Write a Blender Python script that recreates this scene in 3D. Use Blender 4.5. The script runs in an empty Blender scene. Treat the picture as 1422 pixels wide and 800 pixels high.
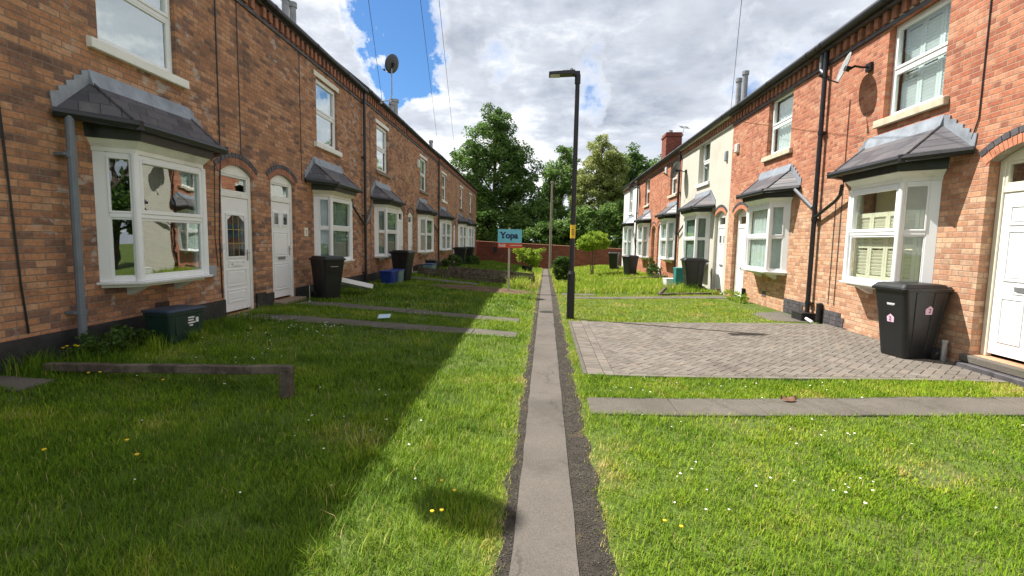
import bpy, bmesh, math, random
import numpy as np
from mathutils import Vector, Matrix
random.seed(7); rng = np.random.default_rng(11)
R_ = math.radians
scene = bpy.context.scene
C = scene.collection

# ------------------------------------------------------------------ camera
CAM_Z = 1.65
cam_d = bpy.data.cameras.new('camera'); cam = bpy.data.objects.new('camera', cam_d); C.objects.link(cam)
cam_d.sensor_width = 36.0; cam_d.lens = 685.0/1422*36; cam_d.clip_end = 2000; cam_d.clip_start = .05
xr = Vector((0.99751, 0.06815, 0.01791)); up = Vector((-0.02431, 0.09425, 0.99525)); fw = Vector((-0.06614, 0.99321, -0.09567))
m = Matrix(((xr.x, up.x, -fw.x, 0), (xr.y, up.y, -fw.y, 0), (xr.z, up.z, -fw.z, CAM_Z), (0, 0, 0, 1)))
cam.matrix_world = m
scene.camera = cam

# ------------------------------------------------------------------ light
LDIR = Vector((.665, -.335, -1.0)).normalized()          # travel direction of the sunlight
sd = bpy.data.lights.new('sun', 'SUN'); sd.energy = 5.0; sd.angle = R_(.53); sd.color = (1, .955, .88)
so = bpy.data.objects.new('sun', sd); C.objects.link(so); so.rotation_euler = LDIR.to_track_quat('-Z', 'Y').to_euler()
so.location = (-20, 10, 30)
w = bpy.data.worlds.new("World"); scene.world = w; w.use_nodes = True
vs = scene.view_settings; vs.view_transform = 'Standard'; vs.look = 'None'; vs.gamma = 1; vs.use_curve_mapping = False
vs.exposure = 0.88
CLOUD_BRIGHT = 9.0; SKY_STRENGTH = .085

class NT:
    """small helper to build node trees"""
    def __init__(s, nt): s.nt = nt; s.n = nt.nodes; s.l = nt.links
    def new(s, t, **k):
        n = s.n.new(t)
        for a, b in k.items(): setattr(n, a, b)
        return n
    def put(s, inp, v):
        if isinstance(v, bpy.types.NodeSocket): s.l.new(v, inp)
        elif v is not None: inp.default_value = v
    def math(s, op, a, b=None, c=None, clamp=False):
        n = s.new('ShaderNodeMath', operation=op); n.use_clamp = clamp
        s.put(n.inputs[0], a)
        if b is not None: s.put(n.inputs[1], b)
        if c is not None: s.put(n.inputs[2], c)
        return n.outputs[0]
    def vmath(s, op, a, b=None):
        n = s.new('ShaderNodeVectorMath', operation=op); s.put(n.inputs[0], a)
        if b is not None: s.put(n.inputs[1], b)
        return n.outputs['Value'] if op in ('DOT_PRODUCT', 'LENGTH', 'DISTANCE') else n.outputs[0]
    def noise(s, vec, scale, detail=4, rough=.55, out='Fac', dist=0):
        n = s.new('ShaderNodeTexNoise'); s.put(n.inputs['Vector'], vec)
        n.inputs['Scale'].default_value = scale; n.inputs['Detail'].default_value = detail
        n.inputs['Roughness'].default_value = rough; n.inputs['Distortion'].default_value = dist
        return n.outputs[out]
    def ramp(s, fac, stops, interp='LINEAR'):
        n = s.new('ShaderNodeValToRGB'); r = n.color_ramp; r.interpolation = interp
        while len(r.elements) < len(stops): r.elements.new(.5)
        for e, (p, c) in zip(r.elements, stops):
            e.position = p; e.color = (c, c, c, 1) if isinstance(c, (int, float)) else (*c, 1)
        s.put(n.inputs[0], fac); return n.outputs[0]
    def mix(s, fac, a, b, blend='MIX'):
        n = s.new('ShaderNodeMix', data_type='RGBA', blend_type=blend)
        s.put(n.inputs[0], fac)
        s.put(n.inputs[6], (*a, 1) if isinstance(a, tuple) else a); s.put(n.inputs[7], (*b, 1) if isinstance(b, tuple) else b)
        return n.outputs[2]
    def sep(s, v):
        n = s.new('ShaderNodeSeparateXYZ'); s.put(n.inputs[0], v); return n.outputs
    def comb(s, x, y, z=0.0):
        n = s.new('ShaderNodeCombineXYZ'); s.put(n.inputs[0], x); s.put(n.inputs[1], y); s.put(n.inputs[2], z); return n.outputs[0]
    def bump(s, h, strength=.4, dist=.01):
        n = s.new('ShaderNodeBump'); n.inputs['Strength'].default_value = strength; n.inputs['Distance'].default_value = dist
        s.put(n.inputs['Height'], h); return n.outputs[0]
    def pos(s): return s.new('ShaderNodeNewGeometry').outputs['Position']

# sky: Nishita blue with broken cloud laid over it by direction
k = NT(w.node_tree); k.n.clear()
sky = k.new('ShaderNodeTexSky', sky_type='NISHITA'); sky.sun_disc = False
sky.sun_elevation = math.asin(-LDIR.z); sky.sun_rotation = math.atan2(-LDIR.x, -LDIR.y)
sky.air_density = 1.0; sky.dust_density = .3; sky.ozone_density = 2.2
dirv = k.new('ShaderNodeTexCoord').outputs['Generated']
sx, sy, sz = k.sep(dirv)
wv = k.new('ShaderNodeTexNoise'); wv.inputs['Scale'].default_value = 6.5; wv.inputs['Detail'].default_value = 8; wv.inputs['Roughness'].default_value = .62; k.put(wv.inputs['Vector'], dirv)
wsc = k.new('ShaderNodeVectorMath', operation='SCALE'); k.put(wsc.inputs[0], k.vmath('SUBTRACT', wv.outputs['Color'], (.5, .5, .5))); wsc.inputs[3].default_value = .30
dirw = k.vmath('ADD', dirv, wsc.outputs[0])
zz = k.math('ADD', k.math('MAXIMUM', sz, 0.0), .16)
uv = k.comb(k.math('DIVIDE', sx, zz), k.math('DIVIDE', sy, zz), 0.0)
n1 = k.noise(uv, 1.15, 9, .58, dist=.15)
n2 = k.noise(k.vmath('ADD', uv, (5.2, 1.7, 0)), 3.4, 9, .6)
n3 = k.noise(k.vmath('ADD', uv, (9.3, 4.1, 2.0)), .9, 8, .55)
def lobe(d, r0, r1):
    dist = k.vmath('DISTANCE', dirw, d)
    mr = k.new('ShaderNodeMapRange', interpolation_type='SMOOTHSTEP'); k.put(mr.inputs[0], dist)
    mr.inputs[1].default_value = r1; mr.inputs[2].default_value = r0; mr.inputs[3].default_value = 0; mr.inputs[4].default_value = 1
    return mr.outputs[0]
holes = k.math('MULTIPLY', lobe((-.300, .885, .355), .02, .145), .54)
holes = k.math('SUBTRACT', holes, k.math('MULTIPLY', lobe((-.375, .87, .32), .01, .085), .55))
holes = k.math('SUBTRACT', holes, k.math('MULTIPLY', lobe((-.43, .82, .37), .01, .07), .45))
for d, r, a in (((-.255, .915, .31), .085, .34), ((.075, .957, .278), .075, .27), ((.40, .868, .28), .10, .27), ((-.085, .946, .311), .06, .18), ((.30, .90, .36), .06, .2)):
    holes = k.math('ADD', holes, k.math('MULTIPLY', lobe(d, .01, r), a))
dens = k.math('SUBTRACT', k.math('ADD', k.math('MULTIPLY', n1, .62), k.math('MULTIPLY', n2, .38)), holes)
dens = k.math('ADD', dens, .12)
mask = k.ramp(dens, ((.33, 0), (.43, .55), (.55, 1)))
shade = k.ramp(k.math('ADD', k.math('MULTIPLY', n3, .48), k.math('MULTIPLY', n2, .52)), ((.38, (.33, .37, .45)), (.495, (.56, .60, .67)), (.615, (1.0, 1.0, 1.0))))
lift = k.math('SUBTRACT', 1.0, k.math('MULTIPLY', k.ramp(sz, ((.0, 0), (.34, .06), (.7, .22), (1, .38))), 1.0))
edge = k.ramp(dens, ((.40, 1.0), (.60, .0)))
ccol = k.mix(k.math('MULTIPLY', edge, .75), shade, (1, 1, 1))
ccol = k.mix(1.0, ccol, k.comb(lift, lift, lift), 'MULTIPLY')
cb = k.new('ShaderNodeVectorMath', operation='SCALE'); k.put(cb.inputs[0], ccol); cb.inputs[3].default_value = CLOUD_BRIGHT
bl = k.new('ShaderNodeVectorMath', operation='MULTIPLY'); k.put(bl.inputs[0], sky.outputs[0]); bl.inputs[1].default_value = (.46, .70, .92)
fin = k.mix(mask, bl.outputs[0], cb.outputs[0])
bg = k.new('ShaderNodeBackground'); k.put(bg.inputs[0], fin); bg.inputs[1].default_value = SKY_STRENGTH
wo = k.new('ShaderNodeOutputWorld'); k.l.new(bg.outputs[0], wo.inputs[0])

scene.render.engine = 'CYCLES'
scene.cycles.max_bounces = 8; scene.cycles.transparent_max_bounces = 16
scene.cycles.sample_clamp_indirect = 6

# ------------------------------------------------------------------ helpers
def sm(t):
    t = np.clip(t, 0, 1); return t*t*(3-2*t)
def gz(x, y):
    """ground height"""
    f = np.clip((y-15)/20, 0, 1)
    s = np.maximum(y-13, 0); fall = -.0265*np.where(s < 3, s*s/6, s-1.5)
    fall = np.maximum(fall, -.86)
    return fall + .08*sm((x-1.0)/4.4)*(x > 0) + (.24+.22*f)*np.clip((-x-.45)/4.4, 0, 1) + .30*f*sm((x-1.2)/3.2)
def G(x, y): return float(gz(np.float64(x), np.float64(y)))

def tag(o, label=None, cat=None, group=None, kind=None):
    if label: o['label'] = label
    if cat: o['category'] = cat
    if group: o['group'] = group
    if kind: o['kind'] = kind
    return o
def empty(name, loc, label, cat, group=None):
    o = bpy.data.objects.new(name, None); C.objects.link(o); o.location = loc; o.empty_display_size = .2
    return tag(o, label, cat, group)

class MB:
    """collects boxes, plates, tubes; build() links them as one mesh object"""
    def __init__(s, T=None, org=(0, 0, 0)):
        s.T = T or (lambda a, b, c: (a, b, c)); s.o = org; s.v = []; s.f = []
    def pt(s, p):
        q = s.T(*p); s.v.append((q[0]-s.o[0], q[1]-s.o[1], q[2]-s.o[2])); return len(s.v)-1
    def poly(s, pts): s.f.append([s.pt(p) for p in pts])
    def hexa(s, p):
        i = [s.pt(q) for q in p]
        for a in ((0, 1, 2, 3), (7, 6, 5, 4), (0, 4, 5, 1), (1, 5, 6, 2), (2, 6, 7, 3), (3, 7, 4, 0)): s.f.append([i[j] for j in a])
    def box(s, a0, a1, b0, b1, c0, c1):
        s.hexa([(a0, b0, c0), (a1, b0, c0), (a1, b1, c0), (a0, b1, c0), (a0, b0, c1), (a1, b0, c1), (a1, b1, c1), (a0, b1, c1)])
    def prism(s, bot, top):
        n = len(bot); a = [s.pt(p) for p in bot]; b = [s.pt(p) for p in top]
        s.f.append(a[::-1]); s.f.append(b)
        for i in range(n): j = (i+1) % n; s.f.append([a[i], a[j], b[j], b[i]])
    def tube(s, pts, r, seg=8, caps=True):
        P = [Vector(s.T(*p)) for p in pts]; rs = r if isinstance(r, (list, tuple)) else [r]*len(P)
        rings = []; prev = None
        for i, p in enumerate(P):
            t = (P[min(i+1, len(P)-1)]-P[max(i-1, 0)]).normalized()
            if prev is None:
                a = Vector((0, 0, 1)) if abs(t.z) < .9 else Vector((1, 0, 0)); u = t.cross(a).normalized()
            else:
                u = (prev-t*prev.dot(t)).normalized()
            prev = u; vv = t.cross(u); ring = []
            for j in range(seg):
                q = p+(u*math.cos(2*math.pi*j/seg)+vv*math.sin(2*math.pi*j/seg))*rs[i]
                s.v.append((q[0]-s.o[0], q[1]-s.o[1], q[2]-s.o[2])); ring.append(len(s.v)-1)
            rings.append(ring)
        for a, b in zip(rings, rings[1:]):
            for j in range(seg): s.f.append([a[j], a[(j+1) % seg], b[(j+1) % seg], b[j]])
        if caps: s.f.append(rings[0][::-1]); s.f.append(rings[-1])
    def lathe(s, c, prof, seg=16, ax='z'):
        rings = []
        for r, h in prof:
            ring = []
            for j in range(seg):
                a = 2*math.pi*j/seg
                d = (r*math.cos(a), r*math.sin(a), h) if ax == 'z' else ((h, r*math.cos(a), r*math.sin(a)) if ax == 'x' else (r*math.cos(a), h, r*math.sin(a)))
                ring.append(s.pt((c[0]+d[0], c[1]+d[1], c[2]+d[2])))
            rings.append(ring)
        for a, b in zip(rings, rings[1:]):
            for j in range(seg): s.f.append([a[j], a[(j+1) % seg], b[(j+1) % seg], b[j]])
        s.f.append(rings[0][::-1]); s.f.append(rings[-1])
    def build(s, name, mat, parent=None, bevel=0, smooth=False, seg=1):
        me = bpy.data.meshes.new(name); me.from_pydata(s.v, [], s.f); me.update()
        bm = bmesh.new(); bm.from_mesh(me); bmesh.ops.recalc_face_normals(bm, faces=bm.faces); bm.to_mesh(me); bm.free()
        o = bpy.data.objects.new(name, me); C.objects.link(o)
        if mat: me.materials.append(mat)
        if smooth: me.polygons.foreach_set('use_smooth', [True]*len(me.polygons))
        if parent is not None: o.parent = parent
        if bevel:
            b = o.modifiers.new('bevel', 'BEVEL'); b.width = bevel; b.segments = seg; b.limit_method = 'ANGLE'; b.angle_limit = R_(35)
        return o

def np_mesh(name, verts, loops, starts, mat, cols=None, smooth=False):
    me = bpy.data.meshes.new(name)
    me.vertices.add(len(verts)); me.vertices.foreach_set('co', np.ascontiguousarray(verts, np.float32).ravel())
    me.loops.add(len(loops)); me.loops.foreach_set('vertex_index', np.ascontiguousarray(loops, np.int32))
    me.polygons.add(len(starts)); me.polygons.foreach_set('loop_start', np.ascontiguousarray(starts, np.int32))
    if cols is not None:
        a = me.attributes.new('tint', 'FLOAT', 'POINT'); a.data.foreach_set('value', np.ascontiguousarray(cols, np.float32))
    me.update(calc_edges=True)
    if smooth: me.polygons.foreach_set('use_smooth', np.ones(len(starts), bool))
    me.materials.append(mat)
    o = bpy.data.objects.new(name, me); C.objects.link(o); return o

# ------------------------------------------------------------------ materials
def mat(name):
    mt = bpy.data.materials.new(name); mt.use_nodes = True; t = NT(mt.node_tree); b = t.n['Principled BSDF']; return mt, t, b
def simple(name, col, rough=.5, metal=0, var=.12, vscale=6, bump=.0, bscale=60, dirt=None, spec=.5):
    mt, t, b = mat(name); p = t.pos()
    n = t.noise(p, vscale, 5, .6)
    lo = tuple(c*(1-var) for c in col); hi = tuple(min(1, c*(1+var)) for c in col)
    c = t.ramp(n, ((.3, lo), (.7, hi)))
    if dirt:
        d = t.ramp(t.noise(p, dirt[1], 6, .65), ((dirt[2], 0), (dirt[2]+.18, 1)))
        c = t.mix(t.math('MULTIPLY', d, dirt[3]), c, dirt[0])
    t.put(b.inputs['Base Color'], c); b.inputs['Metallic'].default_value = metal
    t.put(b.inputs['Roughness'], t.math('ADD', rough-.08, t.math('MULTIPLY', t.noise(p, vscale*3, 3), .16)))
    b.inputs['Specular IOR Level'].default_value = spec
    if bump: t.put(b.inputs['Normal'], t.bump(t.noise(p, bscale, 5, .65), bump, .01))
    return mt

def brick_mat(name, stretch, head, mortar, flem=True, bw=.225, bh=.075, patch=None, dark=None, bumpk=.55, lower=None, soot=.3, pale_amt=.28, clump=1.5, spread=.85):
    mt, t, b = mat(name); p = t.pos(); x, y, z = t.sep(p)
    wob = t.math('MULTIPLY', t.math('SUBTRACT', t.noise(p, 3.0, 3), .5), .012)
    u = t.math('ADD', t.math('ADD', x, y), 40.0); v = t.math('ADD', t.math('ADD', z, 3.0), wob)
    row = t.math('FLOOR', t.math('DIVIDE', v, bh)); fv = t.math('FRACT', t.math('DIVIDE', v, bh))
    par = t.math('FRACT', t.math('MULTIPLY', row, .5))           # 0 or .5
    unit = bw*1.5 if flem else bw
    uu = t.math('ADD', t.math('DIVIDE', u, unit), t.math('MULTIPLY', par, 1.0))
    cell = t.math('FLOOR', uu); fu = t.math('FRACT', uu)
    if flem:
        ih = t.math('GREATER_THAN', fu, .667)
        lu = t.math('MULTIPLY', t.math('SUBTRACT', fu, t.math('MULTIPLY', ih, .667)), unit)
        ln = t.math('SUBTRACT', bw, t.math('MULTIPLY', ih, bw*.5))
        cid = t.math('ADD', t.math('MULTIPLY', cell, 2.0), ih)
    else:
        ih = None; lu = t.math('MULTIPLY', fu, unit); ln = bw; cid = cell
    du = t.math('MINIMUM', lu, t.math('SUBTRACT', ln, lu))
    dv = t.math('MULTIPLY', t.math('MINIMUM', fv, t.math('SUBTRACT', 1.0, fv)), bh)
    dd = t.math('MINIMUM', du, dv)
    jag = t.math('MULTIPLY', t.math('SUBTRACT', t.noise(p, 55, 3), .5), .006)
    brick = t.ramp(t.math('ADD', dd, jag), ((.0035, 0), (.0075, 1)))
    wn = t.new('ShaderNodeTexWhiteNoise', noise_dimensions='2D'); t.put(wn.inputs[0], t.comb(cid, row))
    rv = wn.outputs['Value']; rv2 = t.sep(wn.outputs['Color'])[1]
    big = t.noise(t.vmath('MULTIPLY', p, (1, 1, 3.2)), .9, 5, .65)
    rvb = t.math('ADD', rv, t.math('MULTIPLY', t.math('SUBTRACT', big, .5), clump), clamp=True)
    rvb = t.math('ADD', t.math('MULTIPLY', t.math('SUBTRACT', rvb, .5), spread), .5, clamp=True)
    col = t.ramp(rvb, stretch)
    if head and flem: col = t.mix(ih, col, t.ramp(rvb, head))
    if lower:
        f = t.ramp(t.math('ADD', z, t.math('MULTIPLY', t.math('SUBTRACT', t.noise(p, .9, 4), .5), 1.2)), ((0, 1), (1, 0)))
        mr = t.new('ShaderNodeMapRange'); t.put(mr.inputs[0], t.math('ADD', z, t.math('MULTIPLY', t.math('SUBTRACT', t.noise(p, .9, 4), .5), 1.2)))
        mr.inputs[1].default_value = lower[0]; mr.inputs[2].default_value = lower[1]; mr.inputs[3].default_value = 1; mr.inputs[4].default_value = 0
        col = t.mix(t.math('MULTIPLY', mr.outputs[0], .8), col, t.ramp(rv, lower[2]))
    fine = t.noise(p, 22, 6, .7)
    col = t.mix(.75, col, t.ramp(fine, ((.25, .45), (.75, 1.3))), 'MULTIPLY')
    # sooty, weathered areas
    so_ = t.ramp(t.noise(t.vmath('MULTIPLY', p, (1, 1, 1.6)), 1.3, 7, .68), ((.52, 0), (.70, 1)))
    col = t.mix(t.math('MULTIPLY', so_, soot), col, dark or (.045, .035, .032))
    st_ = t.ramp(t.noise(t.vmath('MULTIPLY', p, (3.2, 3.2, .30)), 1.0, 6, .65), ((.50, 0), (.68, 1)))
    col = t.mix(t.math('MULTIPLY', st_, .38), col, t.mix(.5, col, (.05, .042, .036)))
    pale = t.ramp(t.noise(t.vmath('MULTIPLY', p, (1, 1, 2.2)), 2.1, 7, .7), ((.58, 0), (.72, 1)))
    col = t.mix(t.math('MULTIPLY', pale, pale_amt), col, (.62, .50, .40))
    mcol = t.mix(t.noise(p, 2.0, 5, .6), mortar[0], mortar[1])
    col = t.mix(brick, mcol, col)
    if patch:   # flaking pale paint / lime on single areas
        pm = t.math('MULTIPLY', t.ramp(t.noise(t.vmath('MULTIPLY', p, (1, 1, 1.5)), 4.2, 6, .62), ((.57, 0), (.62, 1))), t.ramp(t.noise(p, patch[0], 2, .5), ((patch[1], 0), (patch[1]+.08, 1))))
        col = t.mix(t.math('MULTIPLY', pm, .6), col, (.50, .46, .42))
    t.put(b.inputs['Base Color'], col); b.inputs['Roughness'].default_value = .88; b.inputs['Specular IOR Level'].default_value = .25
    h = t.math('ADD', t.math('MULTIPLY', brick, t.math('ADD', .75, t.math('MULTIPLY', rv2, .5))), t.math('MULTIPLY', fine, .55))
    t.put(b.inputs['Normal'], t.bump(h, bumpk, .012)); return mt

M = {}
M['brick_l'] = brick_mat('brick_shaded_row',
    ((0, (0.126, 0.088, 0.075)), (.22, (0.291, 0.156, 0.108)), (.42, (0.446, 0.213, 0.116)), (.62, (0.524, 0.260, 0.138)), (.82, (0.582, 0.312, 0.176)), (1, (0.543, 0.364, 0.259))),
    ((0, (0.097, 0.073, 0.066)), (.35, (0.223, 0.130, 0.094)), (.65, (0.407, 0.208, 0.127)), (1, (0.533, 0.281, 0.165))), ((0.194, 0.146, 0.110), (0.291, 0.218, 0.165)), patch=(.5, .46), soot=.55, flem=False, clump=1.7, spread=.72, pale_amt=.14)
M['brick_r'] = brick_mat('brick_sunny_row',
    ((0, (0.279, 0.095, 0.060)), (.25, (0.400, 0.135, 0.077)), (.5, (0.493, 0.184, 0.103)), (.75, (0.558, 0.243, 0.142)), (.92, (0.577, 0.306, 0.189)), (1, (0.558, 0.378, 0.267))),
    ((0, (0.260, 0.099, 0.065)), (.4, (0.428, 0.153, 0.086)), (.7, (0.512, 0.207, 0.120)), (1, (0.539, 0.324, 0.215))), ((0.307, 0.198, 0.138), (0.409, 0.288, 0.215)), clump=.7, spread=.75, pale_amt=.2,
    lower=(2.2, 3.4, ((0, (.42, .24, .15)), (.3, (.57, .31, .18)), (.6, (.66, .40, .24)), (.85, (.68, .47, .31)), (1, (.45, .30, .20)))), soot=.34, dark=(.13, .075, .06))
M['brick_r2'] = brick_mat('brick_red_house',
    ((0, (.30, .09, .05)), (.3, (.42, .14, .07)), (.6, (.50, .18, .09)), (.9, (.55, .23, .12)), (1, (.5, .3, .2))), None, ((.34, .26, .2), (.44, .36, .3)), flem=False, soot=.2, dark=(.14, .07, .05))
M['brick_garden'] = brick_mat('brick_garden_wall',
    ((0, (.16, .055, .04)), (.4, (.25, .075, .05)), (.7, (.31, .10, .065)), (1, (.34, .14, .09))), None, ((.15, .075, .055), (.19, .10, .075)), flem=False, soot=.35, spread=.5)
M['arch_red'] = simple('arch_brick', (.32, .14, .085), .85, var=.45, vscale=7, bump=.3)
M['arch_blue'] = simple('blue_engineering_brick', (.075, .07, .078), .6, var=.5, vscale=6, bump=.3)
M['arch_sun'] = simple('rubbed_brick', (.52, .20, .11), .85, var=.25, vscale=9, bump=.3)
M['mortar'] = simple('mortar', (.36, .31, .26), .95, var=.2, bump=.4)
M['cream'] = simple('cream_render', (0.523, 0.496, 0.427), .9, var=.05, vscale=2, bump=.35, bscale=90, dirt=((0.342, 0.313, 0.260), .8, .58, .4))
M['whiterender'] = simple('white_render', (0.616, 0.616, 0.598), .9, var=.05, vscale=2, bump=.3, bscale=90, dirt=((0.440, 0.422, 0.387), .9, .55, .4))
M['upvc'] = simple('white_upvc', (0.848, 0.859, 0.869), .32, var=.03, vscale=3, dirt=((0.657, 0.636, 0.583), 3.0, .62, .25))
M['paint'] = simple('aged_white_paint', (0.828, 0.825, 0.780), .5, var=.06, vscale=4, bump=.12, bscale=30, dirt=((0.436, 0.396, 0.316), 2.5, .60, .5))
M['creampaint'] = simple('cream_paint', (.74, .70, .57), .5, var=.06, vscale=4, bump=.12, bscale=30, dirt=((.38, .33, .24), 2.5, .60, .5))
M['stone'] = simple('sandstone', (.55, .47, .35), .85, var=.18, vscale=7, bump=.4, bscale=45, dirt=((.22, .19, .15), 2, .55, .55))
M['brownstone'] = simple('weathered_stone_sill', (.24, .19, .14), .85, var=.25, vscale=8, bump=.4)
M['lead'] = simple('lead_flashing', (.27, .30, .34), .5, metal=.25, var=.25, vscale=5, bump=.25, bscale=18)
M['blackplastic'] = simple('black_plastic', (.015, .015, .018), .36, var=.2, dirt=((.05, .048, .045), 4, .58, .4))
M['greyplastic'] = simple('grey_plastic', (.145, .165, .195), .42, var=.12, dirt=((.08, .08, .08), 2, .55, .5))
M['blackmetal'] = simple('black_painted_metal', (.012, .012, .014), .35, var=.2, bump=.05, dirt=((.03, .028, .026), 5, .62, .4))
M['galv'] = simple('galvanised_metal', (.38, .39, .40), .42, metal=.7, var=.2)
M['flue'] = simple('grey_flue_metal', (.30, .31, .32), .5, metal=.3, var=.25)
M['plinth'] = simple('black_plinth_paint', (.026, .026, .028), .55, var=.35, bump=.5, bscale=14, dirt=((.10, .09, .07), 2.6, .55, .6))
M['binblack'] = simple('charcoal_bin_plastic', (.010, .0115, .013), .40, var=.15, vscale=3, bump=.05, bscale=160, dirt=((.03, .03, .028), 3.2, .6, .35))
M['bingreen'] = simple('dark_green_bin_plastic', (0.012, 0.036, 0.027), .45, var=.15, dirt=((0.052, 0.058, 0.046), 4, .58, .4))
M['caddy'] = simple('teal_caddy_plastic', (.04, .25, .24), .45, var=.1)
M['binblue'] = simple('blue_crate_plastic', (0.008, 0.032, 0.210), .4, var=.12, dirt=((0.056, 0.063, 0.084), 4, .58, .4))
M['bingrey'] = simple('grey_green_crate_plastic', (.14, .22, .22), .45, var=.12, dirt=((.08, .09, .08), 4, .58, .4))
M['wood'] = simple('weathered_timber', (0.075, 0.056, 0.041), .85, var=.4, vscale=12, bump=.6, bscale=35, dirt=((0.195, 0.165, 0.128), 3, .45, .6))
M['greywood'] = simple('grey_timber', (.25, .215, .17), .85, var=.25, vscale=6, bump=.4, bscale=35)
M['postwood'] = simple('pale_sign_post', (.48, .43, .36), .7, var=.12, vscale=6)
M['yellow'] = simple('yellow_label', (.75, .50, .03), .5, var=.08)
M['white'] = simple('white_sticker', (.75, .74, .72), .45, var=.04)
M['pink'] = simple('pink_sticker', (.72, .48, .62), .5, var=.06)
M['ink'] = simple('dark_ink', (.02, .02, .04), .5)
M['navy'] = simple('navy_print', (.012, .018, .10), .45)
M['skyblue'] = simple('sign_light_blue', (0.179, 0.560, 0.739), .42, var=.04)
M['red'] = simple('sign_red', (.62, .075, .035), .42, var=.04)
M['brass'] = simple('brass_lead', (.65, .45, .12), .4, metal=.6)
M['lens'] = simple('lamp_lens', (.55, .54, .46), .2)
M['alarm'] = simple('white_alarm_box', (.72, .72, .70), .4, var=.04)
M['meter'] = simple('grey_meter_box', (.32, .36, .40), .5)
M['bark'] = simple('bark', (.10, .075, .055), .9, var=.35, vscale=9, bump=.6, bscale=25)
M['greenboard'] = simple('litter', (.45, .62, .75), .5)
M['net'] = simple('net_curtain', (.74, .76, .74), .9, var=.06)
M['blind'] = simple('greygreen_blind', (.30, .36, .32), .8, var=.1)
M['shutter'] = simple('pale_green_shutter', (.72, .70, .58), .55, var=.03)
M['whiteshutter'] = simple('white_shutter', (.78, .80, .80), .5, var=.03)
M['olive'] = simple('olive_room_backing', (.78, .75, .56), .9, var=.04)
M['roomdark'] = simple('dim_room_wall', (.20, .18, .16), .9)

def glass_mat(name='window_glass', tint=(.80, .88, .86), base=.11):
    mt, t, b = mat(name); t.n.remove(b)
    out = t.n['Material Output']; p = t.pos()
    lw = t.new('ShaderNodeLayerWeight'); lw.inputs[0].default_value = .5
    f4 = t.math('POWER', lw.outputs['Facing'], 3.5)
    fac = t.math('ADD', base, t.math('MULTIPLY', f4, .85-base), clamp=True)
    nrm = t.bump(t.noise(p, 1.6, 2), .05, .05)
    gl = t.new('ShaderNodeBsdfGlossy'); gl.inputs['Roughness'].default_value = .012; t.put(gl.inputs['Normal'], nrm); gl.inputs[0].default_value = (.95, 1, .98, 1)
    tr = t.new('ShaderNodeBsdfTransparent'); tr.inputs[0].default_value = (*tint, 1)
    mx = t.new('ShaderNodeMixShader'); t.put(mx.inputs[0], fac); t.l.new(tr.outputs[0], mx.inputs[1]); t.l.new(gl.outputs[0], mx.inputs[2])
    t.l.new(mx.outputs[0], out.inputs[0]); return mt
M['glass'] = glass_mat()
M['glass_hi'] = glass_mat('reflective_window_glass', base=.30)
M['glass_sky'] = glass_mat('sky_reflecting_glass', base=.52)
M['glass_green'] = glass_mat('green_tinted_glass', (.90, .94, .88), base=.10)

def slate_mat():
    mt, t, b = mat('roof_slate'); p = t.pos(); x, y, z = t.sep(p)
    u = t.math('ADD', t.math('ADD', x, y), 50.0); row = t.math('FLOOR', t.math('DIVIDE', t.math('ADD', z, 2.0), .135)); fv = t.math('FRACT', t.math('DIVIDE', t.math('ADD', z, 2.0), .135))
    uu = t.math('ADD', t.math('DIVIDE', u, .27), t.math('MULTIPLY', row, .5)); cell = t.math('FLOOR', uu); fu = t.math('FRACT', uu)
    wn = t.new('ShaderNodeTexWhiteNoise', noise_dimensions='2D'); t.put(wn.inputs[0], t.comb(cell, row))
    c = t.ramp(wn.outputs['Value'], ((0, (.045, .045, .055)), (.5, (.075, .072, .085)), (.85, (.10, .095, .105)), (1, (.13, .11, .11))))
    e = t.math('MULTIPLY', t.ramp(fu, ((.0, 0), (.03, 1), (.97, 1), (1, 0))), t.ramp(fv, ((.0, .0), (.08, 1))))
    c = t.mix(e, (.015, .015, .018), c)
    c = t.mix(t.math('MULTIPLY', t.ramp(t.noise(p, 4, 6, .7), ((.56, 0), (.66, 1))), .35), c, (.20, .20, .17))
    t.put(b.inputs['Base Color'], c); b.inputs['Roughness'].default_value = .5
    t.put(b.inputs['Normal'], t.bump(t.math('ADD', t.math('MULTIPLY', e, .6), t.math('SUBTRACT', 1.0, fv)), .7, .012)); return mt
M['slate'] = slate_mat()

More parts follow.
